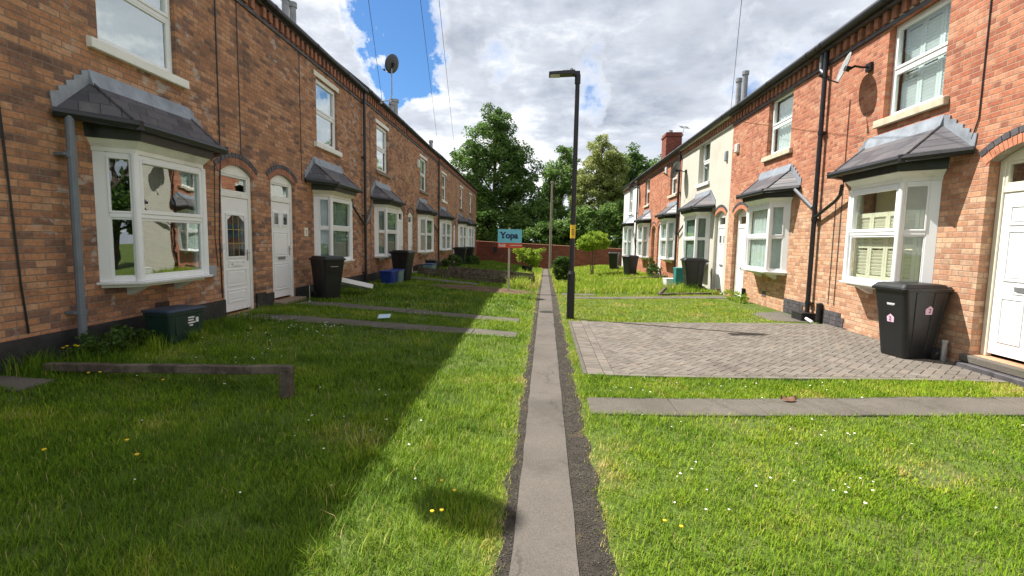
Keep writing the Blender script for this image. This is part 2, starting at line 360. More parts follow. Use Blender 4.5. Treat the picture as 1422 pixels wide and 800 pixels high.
def ground_mat(name, cols, scale, bumpk=.5, bscale=70, extra=None, crack=0):
    mt, t, b = mat(name); p = t.pos()
    c = t.ramp(t.noise(p, scale, 7, .65), cols)
    f = t.noise(p, bscale, 4, .75)
    c = t.mix(.8, c, t.ramp(f, ((.28, .45), (.72, 1.45))), 'MULTIPLY')
    if extra:
        for (col, sc, th, amt) in extra:
            c = t.mix(t.math('MULTIPLY', t.ramp(t.noise(t.vmath('ADD', p, (sc, 3, 1)), sc, 6, .65), ((th, 0), (th+.1, 1))), amt), c, col)
    if crack:
        vo = t.new('ShaderNodeTexVoronoi', feature='DISTANCE_TO_EDGE'); vo.inputs['Scale'].default_value = crack
        dn = t.new('ShaderNodeTexNoise'); dn.inputs['Scale'].default_value = 5; dn.inputs['Detail'].default_value = 6; t.put(dn.inputs['Vector'], p)
        dv_ = t.new('ShaderNodeVectorMath', operation='SCALE'); t.put(dv_.inputs[0], dn.outputs['Color']); dv_.inputs[3].default_value = .28
        t.put(vo.inputs['Vector'], t.vmath('ADD', p, dv_.outputs[0]))
        ck = t.math('MULTIPLY', t.ramp(vo.outputs['Distance'], ((0, 1), (.008, 1), (.016, 0))), t.ramp(t.noise(p, .8, 3), ((.47, 0), (.55, 1))))
        c = t.mix(t.math('MULTIPLY', ck, .38), c, (.035, .032, .022))
    t.put(b.inputs['Base Color'], c); b.inputs['Roughness'].default_value = .93; b.inputs['Specular IOR Level'].default_value = .2
    t.put(b.inputs['Normal'], t.bump(f, bumpk, .012)); return mt
M['turf'] = ground_mat('turf_soil', ((.3, (.06, .095, .014)), (.5, (.09, .135, .022)), (.7, (.13, .14, .05))), 1.6, .6, 40)
M['concrete'] = ground_mat('path_tarmac', ((.3, (0.113, 0.099, 0.085)), (.7, (0.155, 0.138, 0.119))), 1.2, .35, 130,
    extra=(((.085, .077, .066), 1.1, .56, .6), ((.21, .195, .17), 9, .62, .4), ((.07, .065, .055), 16, .66, .5)), crack=1.1)
M['gravel'] = ground_mat('path_edge_grit', ((.3, (.040, .034, .028)), (.55, (.065, .056, .045)), (.75, (.10, .084, .065))), 9, 1.0, 90,
    extra=(((.16, .115, .06), 4.0, .57, .5), ((.22, .2, .17), 60, .62, .7), ((.03, .05, .015), 4.5, .62, .5)))
M['slab'] = ground_mat('concrete_slab', ((.3, (0.108, 0.096, 0.080)), (.7, (0.156, 0.141, 0.120))), 1.5, .35, 90, extra=(((0.080, 0.072, 0.056), 2.2, .56, .6), ((0.064, 0.072, 0.032), 5.5, .60, .4)))
M['soil'] = ground_mat('bare_soil', ((.3, (.085, .052, .032)), (.7, (.17, .105, .068))), 3, 1.0, 30, extra=(((.06, .09, .025), 3, .55, .5),))
M['dry'] = ground_mat('dry_turf_edge', ((.3, (.16, .12, .06)), (.7, (.26, .2, .10))), 5, .9, 60)

def attr_leaf(name, stops, rough=.55, trans=.48, nscale=.6, namp=.5, upn=0.0):
    mt, t, b = mat(name); a = t.new('ShaderNodeAttribute', attribute_name='tint').outputs['Fac']; p = t.pos()
    f = t.math('ADD', a, t.math('MULTIPLY', t.math('SUBTRACT', t.noise(p, nscale, 5, .6), .5), namp), clamp=True)
    c = t.ramp(f, stops); t.put(b.inputs['Base Color'], c); b.inputs['Roughness'].default_value = rough; b.inputs['Specular IOR Level'].default_value = .12 if upn else .3
    if upn:
        nn_ = t.vmath('NORMALIZE', t.vmath('ADD', t.vmath('MULTIPLY', t.new('ShaderNodeNewGeometry').outputs['Normal'], (1-upn,)*3), (0, 0, upn))); t.put(b.inputs['Normal'], nn_)
    out = t.n['Material Output']; tr = t.new('ShaderNodeBsdfTranslucent'); t.put(tr.inputs[0], c)
    mx = t.new('ShaderNodeMixShader'); mx.inputs[0].default_value = trans; t.l.new(b.outputs[0], mx.inputs[1]); t.l.new(tr.outputs[0], mx.inputs[2]); t.l.new(mx.outputs[0], out.inputs[0])
    return mt
GR = ((0, (0.046, 0.105, 0.008)), (.3, (0.114, 0.219, 0.013)), (.55, (0.211, 0.337, 0.017)), (.78, (0.314, 0.401, 0.029)), (.9, (0.479, 0.417, 0.089)), (1, (0.593, 0.460, 0.200)))
M['grass'] = attr_leaf('lawn_grass', GR, nscale=.7, namp=.55, trans=.3, upn=.62)
M['leaf_dark'] = attr_leaf('dark_tree_leaves', ((0, (0.059, 0.116, 0.028)), (.5, (0.123, 0.222, 0.048)), (.85, (0.202, 0.328, 0.074)), (1, (0.292, 0.402, 0.101))), nscale=.3)
M['leaf_mid'] = attr_leaf('mid_tree_leaves', ((0, (0.085, 0.166, 0.043)), (.5, (0.182, 0.298, 0.074)), (.85, (0.279, 0.408, 0.106)), (1, (0.365, 0.463, 0.138))), nscale=.3)
M['leaf_pale'] = attr_leaf('pale_tree_leaves', ((0, (0.161, 0.223, 0.054)), (.5, (0.301, 0.353, 0.107)), (.85, (0.441, 0.455, 0.160)), (1, (0.542, 0.502, 0.213))), nscale=.3)
M['leaf_lime'] = attr_leaf('lime_shrub_leaves', ((0, (0.151, 0.243, 0.024)), (.5, (0.284, 0.414, 0.036)), (1, (0.446, 0.547, 0.061))), nscale=1)
M['leaf_hedge'] = attr_leaf('hedge_leaves', ((0, (0.030, 0.068, 0.014)), (.5, (0.068, 0.128, 0.022)), (1, (0.121, 0.203, 0.038))), nscale=1.5)
M['daisy'] = simple('daisy_petals', (.80, .80, .74), .6)
M['buttercup'] = simple('buttercup_petals', (.80, .55, .02), .4)

# ------------------------------------------------------------------ ground
def axis(segs):
    out = []
    for a, b, n in segs: out += list(np.linspace(a, b, n, endpoint=False))
    return np.array(out+[segs[-1][1]])
ax = axis([(-400, -40, 6), (-40, -7, 6), (-7, 7, 70), (7, 40, 6), (40, 400, 6)]); ay = axis([(-60, 0, 6), (0, 48, 160), (48, 120, 8), (120, 900, 8)])
X, Y = np.meshgrid(ax, ay); Z = gz(X, Y) - np.where((np.abs(X) > 6.4), .03, 0)
nx, ny = len(ax), len(ay); idx = np.arange(nx*ny).reshape(ny, nx)
q = np.stack([idx[:-1, :-1], idx[:-1, 1:], idx[1:, 1:], idx[1:, :-1]], -1).reshape(-1, 4)
g = np_mesh('ground', np.stack([X, Y, Z], -1).reshape(-1, 3), q.ravel(), np.arange(len(q))*4, M['turf'], smooth=True); g['kind'] = 'structure'

def strip(name, x0f, x1f, y0, y1, dz, mt, n=200, m=3):
    ys = np.linspace(y0, y1, n); V = []
    for yy in ys:
        a, b = x0f(yy), x1f(yy)
        for j in range(m): xx = a+(b-a)*j/(m-1); V.append((xx, yy, G(xx, yy)+dz))
    F = [[i*m+j, i*m+j+1, (i+1)*m+j+1, (i+1)*m+j] for i in range(n-1) for j in range(m-1)]
    me = bpy.data.meshes.new(name); me.from_pydata(V, [], F); me.materials.append(mt); me.update()
    o = bpy.data.objects.new(name, me); C.objects.link(o); o['kind'] = 'structure'; return o
def wob(seed, amp, f=1.0):
    r = random.Random(seed); ph = [r.uniform(0, 6.28) for _ in range(6)]; fr = [r.uniform(.6, 7)*f for _ in range(6)]
    return lambda y: amp*sum(math.sin(y*a+b) for a, b in zip(fr, ph))/2.5
PW = wob(1, .0035, 2); PW2 = wob(2, .0035, 2); EL = wob(3, .016, 2.0); ER = wob(4, .016, 2.0)
def path_l(y): return -.135+PW(y)
def path_r(y): return .205+PW2(y)
def dirt_l(y): return -.205+EL(y)-.02*min(y/10, 1)
def dirt_r(y): return .395+ER(y)-.03*min(y/12, 1)
strip('path_edge', dirt_l, dirt_r, .2, 43.3, .006, M['gravel'], 500, 4)
strip('garden_path', path_l, path_r, .2, 43.3, .013, M['concrete'], 400, 3)

# paved forecourt: real blocks in a 45 degree herringbone with two border courses
def clip_rect(poly, x0, x1, y0, y1):
    def cut(P, f, inter):
        out = []
        for i in range(len(P)):
            a, b = P[i], P[(i+1) % len(P)]
            if f(a): out.append(a)
            if f(a) != f(b): out.append(inter(a, b))
        return out
    for axi, lim, sgn in ((0, x0, 1), (0, x1, -1), (1, y0, 1), (1, y1, -1)):
        if len(poly) < 3: return []
        poly = cut(poly, lambda p: (p[axi]-lim)*sgn >= 0, lambda a, b: tuple(a[i]+(b[i]-a[i])*(lim-a[axi])/(b[axi]-a[axi]) for i in (0, 1)))
    return poly
DX0, DX1, DY0, DY1 = .56, 5.66, 6.02, 10.12
def in_drive(x, y): return DX0-.06 < x < DX1 and DY0 < y < DY1
pv, pf, pt_ = [], [], []
def block(poly, top):
    n = len(poly)
    if n < 3: return
    cx_ = sum(p[0] for p in poly)/n; cy_ = sum(p[1] for p in poly)/n; b0 = len(pv); tv = random.random()
    tl = (random.uniform(-.002, .002), random.uniform(-.002, .002))
    for s_, h_ in ((.0, 0), (.0, top-.004), (.005, top)):
        for p in poly:
            d = Vector((cx_-p[0], cy_-p[1])); L_ = d.length or 1
            qx = p[0]+d.x/L_*s_; qy = p[1]+d.y/L_*s_
            pv.append((qx, qy, h_+(qx-cx_)*tl[0]*10+(qy-cy_)*tl[1]*10)); pt_.append(tv)
    for r in (0, 1):
        for i in range(n): j = (i+1) % n; pf.append([b0+r*n+i, b0+r*n+j, b0+(r+1)*n+j, b0+(r+1)*n+i])
    pf.append([b0+2*n+i for i in range(n)])
a_, g_ = .2, .0055
bx0 = DX0+.33
c45 = math.cos(R_(45))
for i in range(-60, 60):
    for j in range(-60, 60):
        # herringbone lattice (unit .1): horizontal block at (i,j), vertical block next to it
        if (i+j) % 4 == 0:
            for (ox, oy, wx, wy) in ((i*.1, j*.1, .2, .1), (i*.1+.2, j*.1, .1, .2)):
                P = [(ox+g_/2, oy+g_/2), (ox+wx-g_/2, oy+g_/2), (ox+wx-g_/2, oy+wy-g_/2), (ox+g_/2, oy+wy-g_/2)]
                P = [((px-py)*c45+3.1, (px+py)*c45+8.0) for px, py in P]
                if all(p[0] < bx0-.01 or p[0] > DX1 or p[1] < DY0 or p[1] > DY1 for p in P): continue
                P = clip_rect(P, bx0, DX1, DY0+.105, DY1-.105)
                if len(P) >= 3: block(P, .022+random.uniform(-.0012, .0012))
yy = DY0
while yy < DY1-.05:      # border: stretcher course then header course
    block([(DX0, yy+g_/2), (DX0+.2, yy+g_/2), (DX0+.2, yy+.1-g_/2), (DX0, yy+.1-g_/2)], .022)
    yy += .1
yy = DY0
while yy < DY1-.1:
    block([(DX0+.206, yy+g_/2), (DX0+.325, yy+g_/2), (DX0+.325, yy+.2-g_/2), (DX0+.206, yy+.2-g_/2)], .022); yy += .2
xx = bx0
while xx < DX1-.05:
    for yb in (DY0, DY1-.1): block([(xx+g_/2, yb), (xx+.2-g_/2, yb), (xx+.2-g_/2, yb+.1-g_/2), (xx+g_/2, yb+.1-g_/2)], .022)
    xx += .2
pv = [(x_, y_, z_+G(x_, y_)+.004) for x_, y_, z_ in pv]
def paver_mat():
    mt, t, b = mat('grey_pavers'); a = t.new('ShaderNodeAttribute', attribute_name='tint').outputs['Fac']; p = t.pos()
    c = t.ramp(a, ((0, (.150, .130, .110)), (.5, (.177, .157, .134)), (.9, (.203, .181, .156)), (1, (.215, .175, .14))))
    c = t.mix(.7, c, t.ramp(t.noise(p, 120, 4, .7), ((.3, .6), (.7, 1.3))), 'MULTIPLY')
    c = t.mix(t.math('MULTIPLY', t.ramp(t.noise(p, 1.1, 6, .6), ((.5, 0), (.68, 1))), .45), c, (.10, .085, .072))
    c = t.mix(t.math('MULTIPLY', t.ramp(t.noise(p, 4.1, 6, .65), ((.60, 0), (.7, 1))), .3), c, (.33, .30, .26))
    t.put(b.inputs['Base Color'], c); b.inputs['Roughness'].default_value = .88; b.inputs['Specular IOR Level'].default_value = .25
    t.put(b.inputs['Normal'], t.bump(t.noise(p, 130, 4, .7), .3, .008)); return mt
dme = bpy.data.meshes.new('block_paving'); dme.from_pydata(pv, [], pf); dme.materials.append(paver_mat())
at = dme.attributes.new('tint', 'FLOAT', 'POINT'); at.data.foreach_set('value', pt_)
dro = bpy.data.objects.new('block_paving', dme); C.objects.link(dro); dro['kind'] = 'structure'
strip('paving_bed', lambda y: DX0, lambda y: DX1, DY0, DY1, .013, simple('jointing_sand', (.075, .062, .048), .95, var=.3, vscale=20, bump=.4), 20, 30)
mb = MB(); y_ = DY0+.02
while y_ < DY1-.3: mb.box(DX0-.055, DX0-.006, y_, y_+.9 if y_+.9 < DY1 else DY1, -.06, .03); y_ += .908
mb.build('paving_kerb', M['slab'], bevel=.006)['kind'] = 'structure'

# flag paths across the lawns: a run of flags, each end given as (x, y near, y far)
def flags(name, pts, n, dz=.018, mt=None, gap=.008):
    mb = MB(); (xa, ya0, ya1), (xb, yb0, yb1) = pts
    for i in range(n):
        t0, t1 = i/n, (i+1)/n
        def P(t, far):
            x = xa+(xb-xa)*t; y = (ya1+(yb1-ya1)*t) if far else (ya0+(yb0-ya0)*t); return x, y
        tilt = random.uniform(-.006, .006); g2 = gap/2*(1 if xb > xa else -1)
        a, b, c, d = P(t0, 0), P(t1, 0), P(t1, 1), P(t0, 1)
        Q = [(a[0]+g2, a[1]), (b[0]-g2, b[1]), (c[0]-g2, c[1]), (d[0]+g2, d[1])]
        bot = [(x, y, G(x, y)-.05) for x, y in Q]; top = [(x, y, G(x, y)+dz+tilt*(1 if q_ % 2 else -1)) for q_, (x, y) in enumerate(Q)]
        mb.prism(bot, top)
    o = mb.build(name, mt or M['slab'], bevel=.006); o['kind'] = 'structure'; return o
FLAGS = [((.47, 4.63, 5.13), (5.6, 4.93, 5.50), 6), ((-.46, 8.22, 8.74), (-5.1, 7.95, 8.5), 6), ((-.50, 9.72, 10.25), (-5.2, 9.85, 10.4), 6),
         ((-2.4, 17.2, 18.2), (-5.5, 17.6, 18.8), 4), ((.62, 14.35, 14.85), (5.4, 14.7, 15.3), 7), ((.55, 15.4, 16.0), (1.6, 15.45, 16.0), 2)]
for a, b, n in FLAGS[:5]: flags('flag_path', (a, b), n)
flags('flag_path', (FLAGS[5][0], FLAGS[5][1]), 2)
flags('flag_path', ((4.75, 10.5, 11.6), (5.55, 10.4, 12.0)), 2, .012)
flags('flag_path', ((-5.2, 3.95, 4.32), (-4.62, 3.95, 4.28)), 1, .03)
FL_Q = FLAGS + [((4.75, 10.5, 11.6), (5.55, 10.4, 12.0), 2), ((-5.2, 3.95, 4.32), (-4.62, 3.95, 4.28), 1)]
def patch_poly(name, pts, mt, dz):
    mb = MB(); mb.poly([(x, y, G(x, y)+dz) for x, y in pts]); o = mb.build(name, mt); o['kind'] = 'structure'; return o
def blob(cx_, cy_, rx, ry, seed, n=40):
    w_ = wob(seed, .10); return [(cx_+rx*(1+w_(i*.7))*math.cos(2*math.pi*i/n), cy_+ry*(1+w_(i*.7+2))*math.sin(2*math.pi*i/n)) for i in range(n)]
def blob_grid(name, cx_, cy_, rx, ry, seed, mt, dz):
    P = blob(cx_, cy_, rx, ry, seed); V = [(cx_, cy_, G(cx_, cy_)+dz+.03)]; F = []; n = len(P); K = 5
    for r in range(1, K+1):
        for x, y in P:
            x2 = cx_+(x-cx_)*r/K; y2 = cy_+(y-cy_)*r/K; V.append((x2, y2, G(x2, y2)+dz+.03*(1-r/K)+random.uniform(0, .012)*(r < K)))
    for i in range(n): F.append([0, 1+i, 1+(i+1) % n])
    for r in range(K-1):
        for i in range(n): F.append([1+r*n+i, 1+(r+1)*n+i, 1+(r+1)*n+(i+1) % n, 1+r*n+(i+1) % n])
    me = bpy.data.meshes.new(name); me.from_pydata(V, [], F); me.materials.append(mt); o = bpy.data.objects.new(name, me); C.objects.link(o); o['kind'] = 'structure'; return o
blob_grid('bare_soil', -1.95, 15.9, 1.75, 1.15, 21, M['soil'], .006)

# ------------------------------------------------------------------ houses
LS, RS = -0.03037, 0.00867
def TL(s, n, z): return (-5.2+LS*s+n, s, z)
def TR(s, n, z): return (5.55+RS*s-n, s, z)

def rect_frame(mb, s0, s1, z0, z1, n0, n1, wd):
    mb.box(s0, s0+wd, n0, n1, z0, z1); mb.box(s1-wd, s1, n0, n1, z0, z1)
    mb.box(s0+wd, s1-wd, n0, n1, z0, z0+wd); mb.box(s0+wd, s1-wd, n0, n1, z1-wd, z1)

def facade(T, org, s0, s1, zb, zt, holes, depth=.2, gables=()):
    mb = MB(T, org)
    S = sorted({s0, s1, *[h[0] for h in holes], *[h[1] for h in holes]}); Zs = sorted({zb, zt, *[h[2] for h in holes], *[h[3] for h in holes]})
    for a, b in zip(S, S[1:]):
        for c, d in zip(Zs, Zs[1:]):
            mx_, mz_ = (a+b)/2, (c+d)/2
            if any(h[0] < mx_ < h[1] and h[2] < mz_ < h[3] for h in holes): continue
            mb.poly([(a, 0, c), (b, 0, c), (b, 0, d), (a, 0, d)])
    for h in holes:
        a, b, c, d = h
        mb.poly([(a, 0, c), (a, -depth, c), (a, -depth, d), (a, 0, d)]); mb.poly([(b, 0, c), (b, 0, d), (b, -depth, d), (b, -depth, c)])
        mb.poly([(a, 0, c), (b, 0, c), (b, -depth, c), (a, -depth, c)]); mb.poly([(a, 0, d), (a, -depth, d), (b, -depth, d), (b, 0, d)])
    if gables: mb.poly([(s0, -8, zb), (s1, -8, zb), (s1, -8, zt), (s0, -8, zt)])
    for gside in gables:
        s = s0 if gside == 0 else s1
        mb.poly([(s, 0, zb), (s, -8, zb), (s, -8, zt), (s, -4, zt+3.05), (s, 0, zt)])
    return mb

def curtain_mesh(T, org, s0, s1, z0, z1, n, kind):
    mb = MB(T, org)
    if kind in ('net', 'blind'):
        k_ = max(8, int((s1-s0)/.035)); amp = .018 if kind == 'net' else .012
        pts = [(s0+(s1-s0)*i/k_, n+amp*math.sin(i*1.55+.6*math.sin(i*.37))) for i in range(k_+1)]
        for (a, na), (b, nb) in zip(pts, pts[1:]): mb.poly([(a, na, z0), (b, nb, z0), (b, nb, z1), (a, na, z1)])
    elif kind == 'half':
        zc = z0+(z1-z0)*.55; mb.box(s0, s1, n-.01, n, zc, z1)
    else:                                   # plantation shutter: stiles and tilted louvres
        np_ = max(2, round((s1-s0)/.38)); wd = (s1-s0)/np_
        for i in range(np_):
            a = s0+i*wd; b = a+wd-.006
            for st in (a, b-.05): mb.box(st, st+.05, n-.03, n, z0, z1)
            for zr in (z0, (z0+z1)/2-.03, z1-.07): mb.box(a+.05, b-.05, n-.028, n-.002, zr, zr+.07)
            z = z0+.09
            while z < z1-.11:
                if not (z0+z1)/2-.08 < z < (z0+z1)/2+.04:
                    mb.hexa([(a+.05, n-.035, z), (b-.05, n-.035, z), (b-.05, n-.030, z-.006), (a+.05, n-.030, z-.006),
                             (a+.05, n-.012, z+.060), (b-.05, n-.012, z+.060), (b-.05, n-.007, z+.056), (a+.05, n-.007, z+.056)])
                z += .056
    return mb

CUR = {'net': 'net', 'blind': 'blind', 'shutter': 'shutter', 'half': 'net', 'whiteshutter': 'whiteshutter'}
def house(side, name, label, s0, s1, ze, zpl, wallmat, bay, win, door, group, o=None):
    o = o or {}
    T = TL if side == 'L' else TR
    sm_ = (s0+s1)/2; bx_, by_, _ = T(sm_, 0, 0); zg = G(bx_+(.4 if side == 'L' else -.4), sm_)
    org = (bx_, by_, zg); root = empty('terraced_house', org, label, 'house', group)
    zb = zg-.8; holes = []
    wd2, bd = o.get('whalf', .64), o.get('bhalf', .88)
    rec = o.get('rec', .06); wtop, wbot = o.get('wtop', 5.46), o.get('wbot', 3.93)
    bb, bt = o.get('bbot', 1.06), o.get('btop', 2.72)
    holes.append((win-wd2, win+wd2, wbot, wtop)); holes.append((bay-bd+.06, bay+bd-.06, bb+.05, bt-.06))
    doors = door if isinstance(door, list) else ([door] if door else [])
    for d in doors: holes.append((d['s0'], d['s1'], d['zb'], d['zt']))
    gab = o.get('gables', ())
    wall = facade(T, org, s0, s1, zb, ze+.10, holes, .22, gab).build('wall', wallmat, root)
    if not gab:
        mb = MB(T, org); mb.box(s0, s1, -8.1, -8, zb, ze+.1); mb.build('rear_wall', wallmat, root)
    # roof
    mb = MB(T, org); th = .05
    go_ = .135 if side == 'L' else .215
    for n0, z0, n1, z1 in ((go_+.01, ze+.03, -4, ze+3.3), (-4, ze+3.3, -8.2, ze+.03)):
        mb.hexa([(s0+.002, n0, z0), (s1-.002, n0, z0), (s1-.002, n1, z1), (s0+.002, n1, z1), (s0+.002, n0, z0+th), (s1-.002, n0, z0+th), (s1-.002, n1, z1+th), (s0+.002, n1, z1+th)])
    roof = mb.build('roof', M['slate'], root)
    # eaves: string course, dentils, gutter
    mb = MB(T, org); mb.box(s0+.003, s1-.003, .0, .035, ze-.36, ze-.295); mb.box(s0+.003, s1-.003, .0, go_-.05, ze-.09, ze+.02)
    mb.build('string_course', M['arch_blue'] if not o.get('rendered') else wallmat, root)
    mb = MB(T, org); s = s0+.1
    while s < s1-.12: mb.box(s, s+.11, 0, .075, ze-.285, ze-.092); s += .225
    mb.box(s0+.003, s1-.003, .0, .008, ze-.294, ze-.0915)
    mb.build('dentil_course', o.get('dentmat', M['arch_red']), root, bevel=.004)
    mb = MB(T, org); seg = 8; ring = []
    mb.tube([(s0+.01, go_, ze+.005), (s1-.01, go_, ze+.005)], .068, 10)
    s = s0+.4
    while s < s1: mb.tube([(s-.03, go_, ze+.005), (s+.03, go_, ze+.005)], .075, 10); s += 1.9
    mb.build('gutter', o.get('gutmat', M['blackplastic']), root, smooth=False)
    # plinth
    if zpl:
        mb = MB(T, org); cuts = sorted([(d['s0']-.0, d['s1']+.0) for d in doors]); a = s0+.002
        for c0, c1 in cuts+[(s1-.002, None)]:
            if c0 > a: mb.box(a, c0, -.02, .022, zb, zpl)
            a = c1 if c1 else a
        mb.build('plinth', M['plinth'], root)
    # upstairs window
    fr = MB(T, org); n0, n1 = -rec-.07, -rec; a, b = win-wd2+.004, win+wd2-.004; z0, z1 = wbot+.004, wtop-.004; zm = z0+(z1-z0)*.50
    rect_frame(fr, a, b, z0, z1, n0, n1, .055); fr.box(a+.055, b-.055, n0, n1-.004, zm-.03, zm+.03)
    rect_frame(fr, a+.052, b-.052, zm+.028, z1-.052, n0+.01, n1+.012, .045); rect_frame(fr, a+.052, b-.052, z0+.052, zm-.028, n0+.01, n1-.008, .03)
    wf = fr.build('window', M['upvc'], root, bevel=.005)
    pn = MB(T, org)
    for c, d in ((z0+.08, zm-.058), (zm+.073, z1-.096)): pn.poly([(a+.08, n1-.03, c), (b-.08, n1-.03, c), (b-.08, n1-.03, d), (a+.08, n1-.03, d)])
    pn.build('pane', M[o.get('wglass', 'glass')], wf)
    sl = MB(T, org); ov = o.get('sillov', .13)
    sl.hexa([(win-wd2-ov, -.1, wbot-.12), (win+wd2+ov, -.1, wbot-.12), (win+wd2+ov, .075, wbot-.13), (win-wd2-ov, .075, wbot-.13),
             (win-wd2-ov, -.1, wbot+.022), (win+wd2+ov, -.1, wbot+.022), (win+wd2+ov, .075, wbot-.012), (win-wd2-ov, .075, wbot-.012)])
    sl.build('sill', o.get('sillmat', M['stone']), wf, bevel=.008)
    li = MB(T, org); li.box(win-wd2-.12, win+wd2+.12, -.10, .02, wtop+.001, wtop+o.get('linth', .12)); li.build('lintel', o.get('lintmat', M['stone']), wf, bevel=.006)
    ck = o.get('wcur', 'net')
    if ck: curtain_mesh(T, org, a+.04, b-.04, z0+.04, z1-.03, n1-.14, ck).build('curtain', M[CUR[ck]], wf)
    rm = MB(T, org); rm.box(win-1.2, win+1.2, -2.6, -2.5, wbot-.8, wtop+.3); rm.box(bay-1.2, bay+1.2, -2.9, -2.8, .2, 3.0)
    rm.build('room_wall', M['roomdark'], root)
    # bay window
    pj = o.get('proj', .34); fh = o.get('fhalf', .665); bw_ = MB(T, org); pb = MB(T, org); cu = MB(T, org)
    fzt = bt-.10; zt_ = bb+(fzt-bb)*.52
    facets = [((bay-bd, .0), (bay-fh, pj), 0), ((bay-fh, pj), (bay+fh, pj), 1), ((bay+fh, pj), (bay+bd, .0), 2)]
    for (sa, na), (sb, nb), kind in facets:
        L_ = math.hypot(sb-sa, nb-na); du = ((sb-sa)/L_, (nb-na)/L_); nn = (-du[1], du[0])
        if nn[1] < 0: nn = (-nn[0], -nn[1])
        def T2(u, dn, z, sa=sa, na=na, du=du, nn=nn): return T(sa+du[0]*u+nn[0]*dn, na+du[1]*u+nn[1]*dn, z)
        f2 = MB(T2, org); 
        if kind == 1: l0, l1 = .05, .05
        else: l0, l1 = (.13, .045) if kind == 0 else (.045, .13)
        f2.box(0, l0, -.06, 0, bb, fzt); f2.box(L_-l1, L_, -.06, 0, bb, fzt)
        f2.box(l0, L_-l1, -.06, -.002, bb, bb+.055); f2.box(l0, L_-l1, -.06, -.002, fzt-.05, fzt); f2.box(l0, L_-l1, -.06, .004, zt_-.028, zt_+.028)
        if kind == 1:
            rect_frame(f2, l0-.004, L_-l1+.004, zt_+.026, fzt-.046, -.05, .014, .05); rect_frame(f2, l0-.004, L_-l1+.004, bb+.05, zt_-.026, -.05, -.008, .032)
            ins = (l0+.046, .028)
        else:
            rect_frame(f2, l0-.004, L_-l1+.004, zt_+.026, fzt-.046, -.05, .010, .028); rect_frame(f2, l0-.004, L_-l1+.004, bb+.05, zt_-.026, -.05, -.006, .026)
            ins = (l0+.024, .022)
        off = len(bw_.v); bw_.v += f2.v; bw_.f += [[i+off for i in f_] for f_ in f2.f]
        p2 = MB(T2, org)
        for c, d, e in ((bb+.078, zt_-.054, 0), (zt_+.05, fzt-.07, .02 if kind == 1 else 0)):
            u0 = l0+.022+e; u1 = L_-l1-.022-e
            p2.poly([(u0, -.03, c), (u1, -.03, c), (u1, -.03, d), (u0, -.03, d)])
        off = len(pb.v); pb.v += p2.v; pb.f += [[i+off for i in f_] for f_ in p2.f]
        bk = o.get('bcur', 'net')
        if bk:
            c2 = curtain_mesh(T2, org, .03, L_-.03, bb+.06, (bb+(fzt-bb)*.74) if bk == 'shutter' else fzt-.04, -.11 if kind == 1 else -.10, bk)
            off = len(cu.v); cu.v += c2.v; cu.f += [[i+off for i in f_] for f_ in c2.f]
    if o.get('backing'):
        bk_ = MB(T, org); bk_.box(bay-bd+.1, bay+bd-.1, -.21, -.20, bb, bt); bk_.build('blind', M['olive'], root)  # panel added to stand in for the lit room wall, not a blind
    # corner posts, frieze, soffit and board under the frame
    for sg in (-1, 1):
        c_ = (bay+sg*fh, pj); bw_.tube([(c_[0], c_[1]-.012, bb), (c_[0], c_[1]-.012, fzt)], .05, 10)
    def ring(mb_, e0, e1, z0, z1):
        bot = [(bay-bd-e0*.6, .0), (bay-fh-e0*.45, pj+e0), (bay+fh+e0*.45, pj+e0), (bay+bd+e0*.6, .0)]
        top = [(bay-bd-e1*.6, .0), (bay-fh-e1*.45, pj+e1), (bay+fh+e1*.45, pj+e1), (bay+bd+e1*.6, .0)]
        mb_.prism([(s_, n_, z0) for s_, n_ in bot], [(s_, n_, z1) for s_, n_ in top])
    bayo = bw_.build('bay_window', M['upvc'], root, bevel=.005)
    pb.build('pane', M[o.get('bglass', 'glass')], bayo)
    if o.get('bcur', 'net'): cu.build('curtain', M[CUR[o.get('bcur', 'net')]], bayo)
    fz = MB(T, org); ring(fz, .012, .012, fzt+.001, bt-.045); ring(fz, .016, .035, bt-.044, bt-.025); ring(fz, .035, .10, bt-.024, bt+.045)
    fz.build('frieze', o.get('friezemat', M['paint']), bayo)
    sl = MB(T, org); ring(sl, .075, .085, bb-.035, bb-.001); sl.build('sill', M['upvc'], bayo, bevel=.005)
    co = MB(T, org); ring(co, -.03, -.03, bb-.075, bb-.037)
    for sg in (-1, 1):
        c_ = bay+sg*.42
        co.prism([(c_-.05, .0, bb-.20), (c_+.05, .0, bb-.20), (c_+.05, .04, bb-.20), (c_-.05, .04, bb-.20)], [(c_-.05, .0, bb-.076), (c_+.05, .0, bb-.076), (c_+.05, pj-.08, bb-.076), (c_-.05, pj-.08, bb-.076)])
    co.build('corbel', M['paint'], bayo, bevel=.004)
    # bay roof
    eh, ef, ep, ze_ = o.get('ehalf', 1.32), o.get('efront', .80), pj+.19, bt+.24
    rh, zr = o.get('rhalf', .83), bt+.70
    mb = MB(T, org)
    A, B, Cc, D = (bay-eh, 0, ze_+.03), (bay-ef, ep, ze_), (bay+ef, ep, ze_), (bay+eh, 0, ze_+.03); E1, E2 = (bay-rh, 0, zr), (bay+rh, 0, zr)
    for q_ in ([A, B, E1], [B, Cc, E2, E1], [Cc, D, E2]): mb.poly(q_)
    lo = [(p[0], p[1], p[2]-.05) for p in (A, B, Cc, D)]
    mb.poly(lo)
    for i in range(3): mb.poly([lo[i], lo[i+1], (A, B, Cc, D)[i+1], (A, B, Cc, D)[i]])
    br = mb.build('bay_roof', o.get('baymat', M['slate']), root)
    fa = MB(T, org); ring(fa, .135, .155, bt+.047, bt+.20); fa.build('fascia', M['blackplastic'], br)
    mb = MB(T, org)                                               # hip rolls
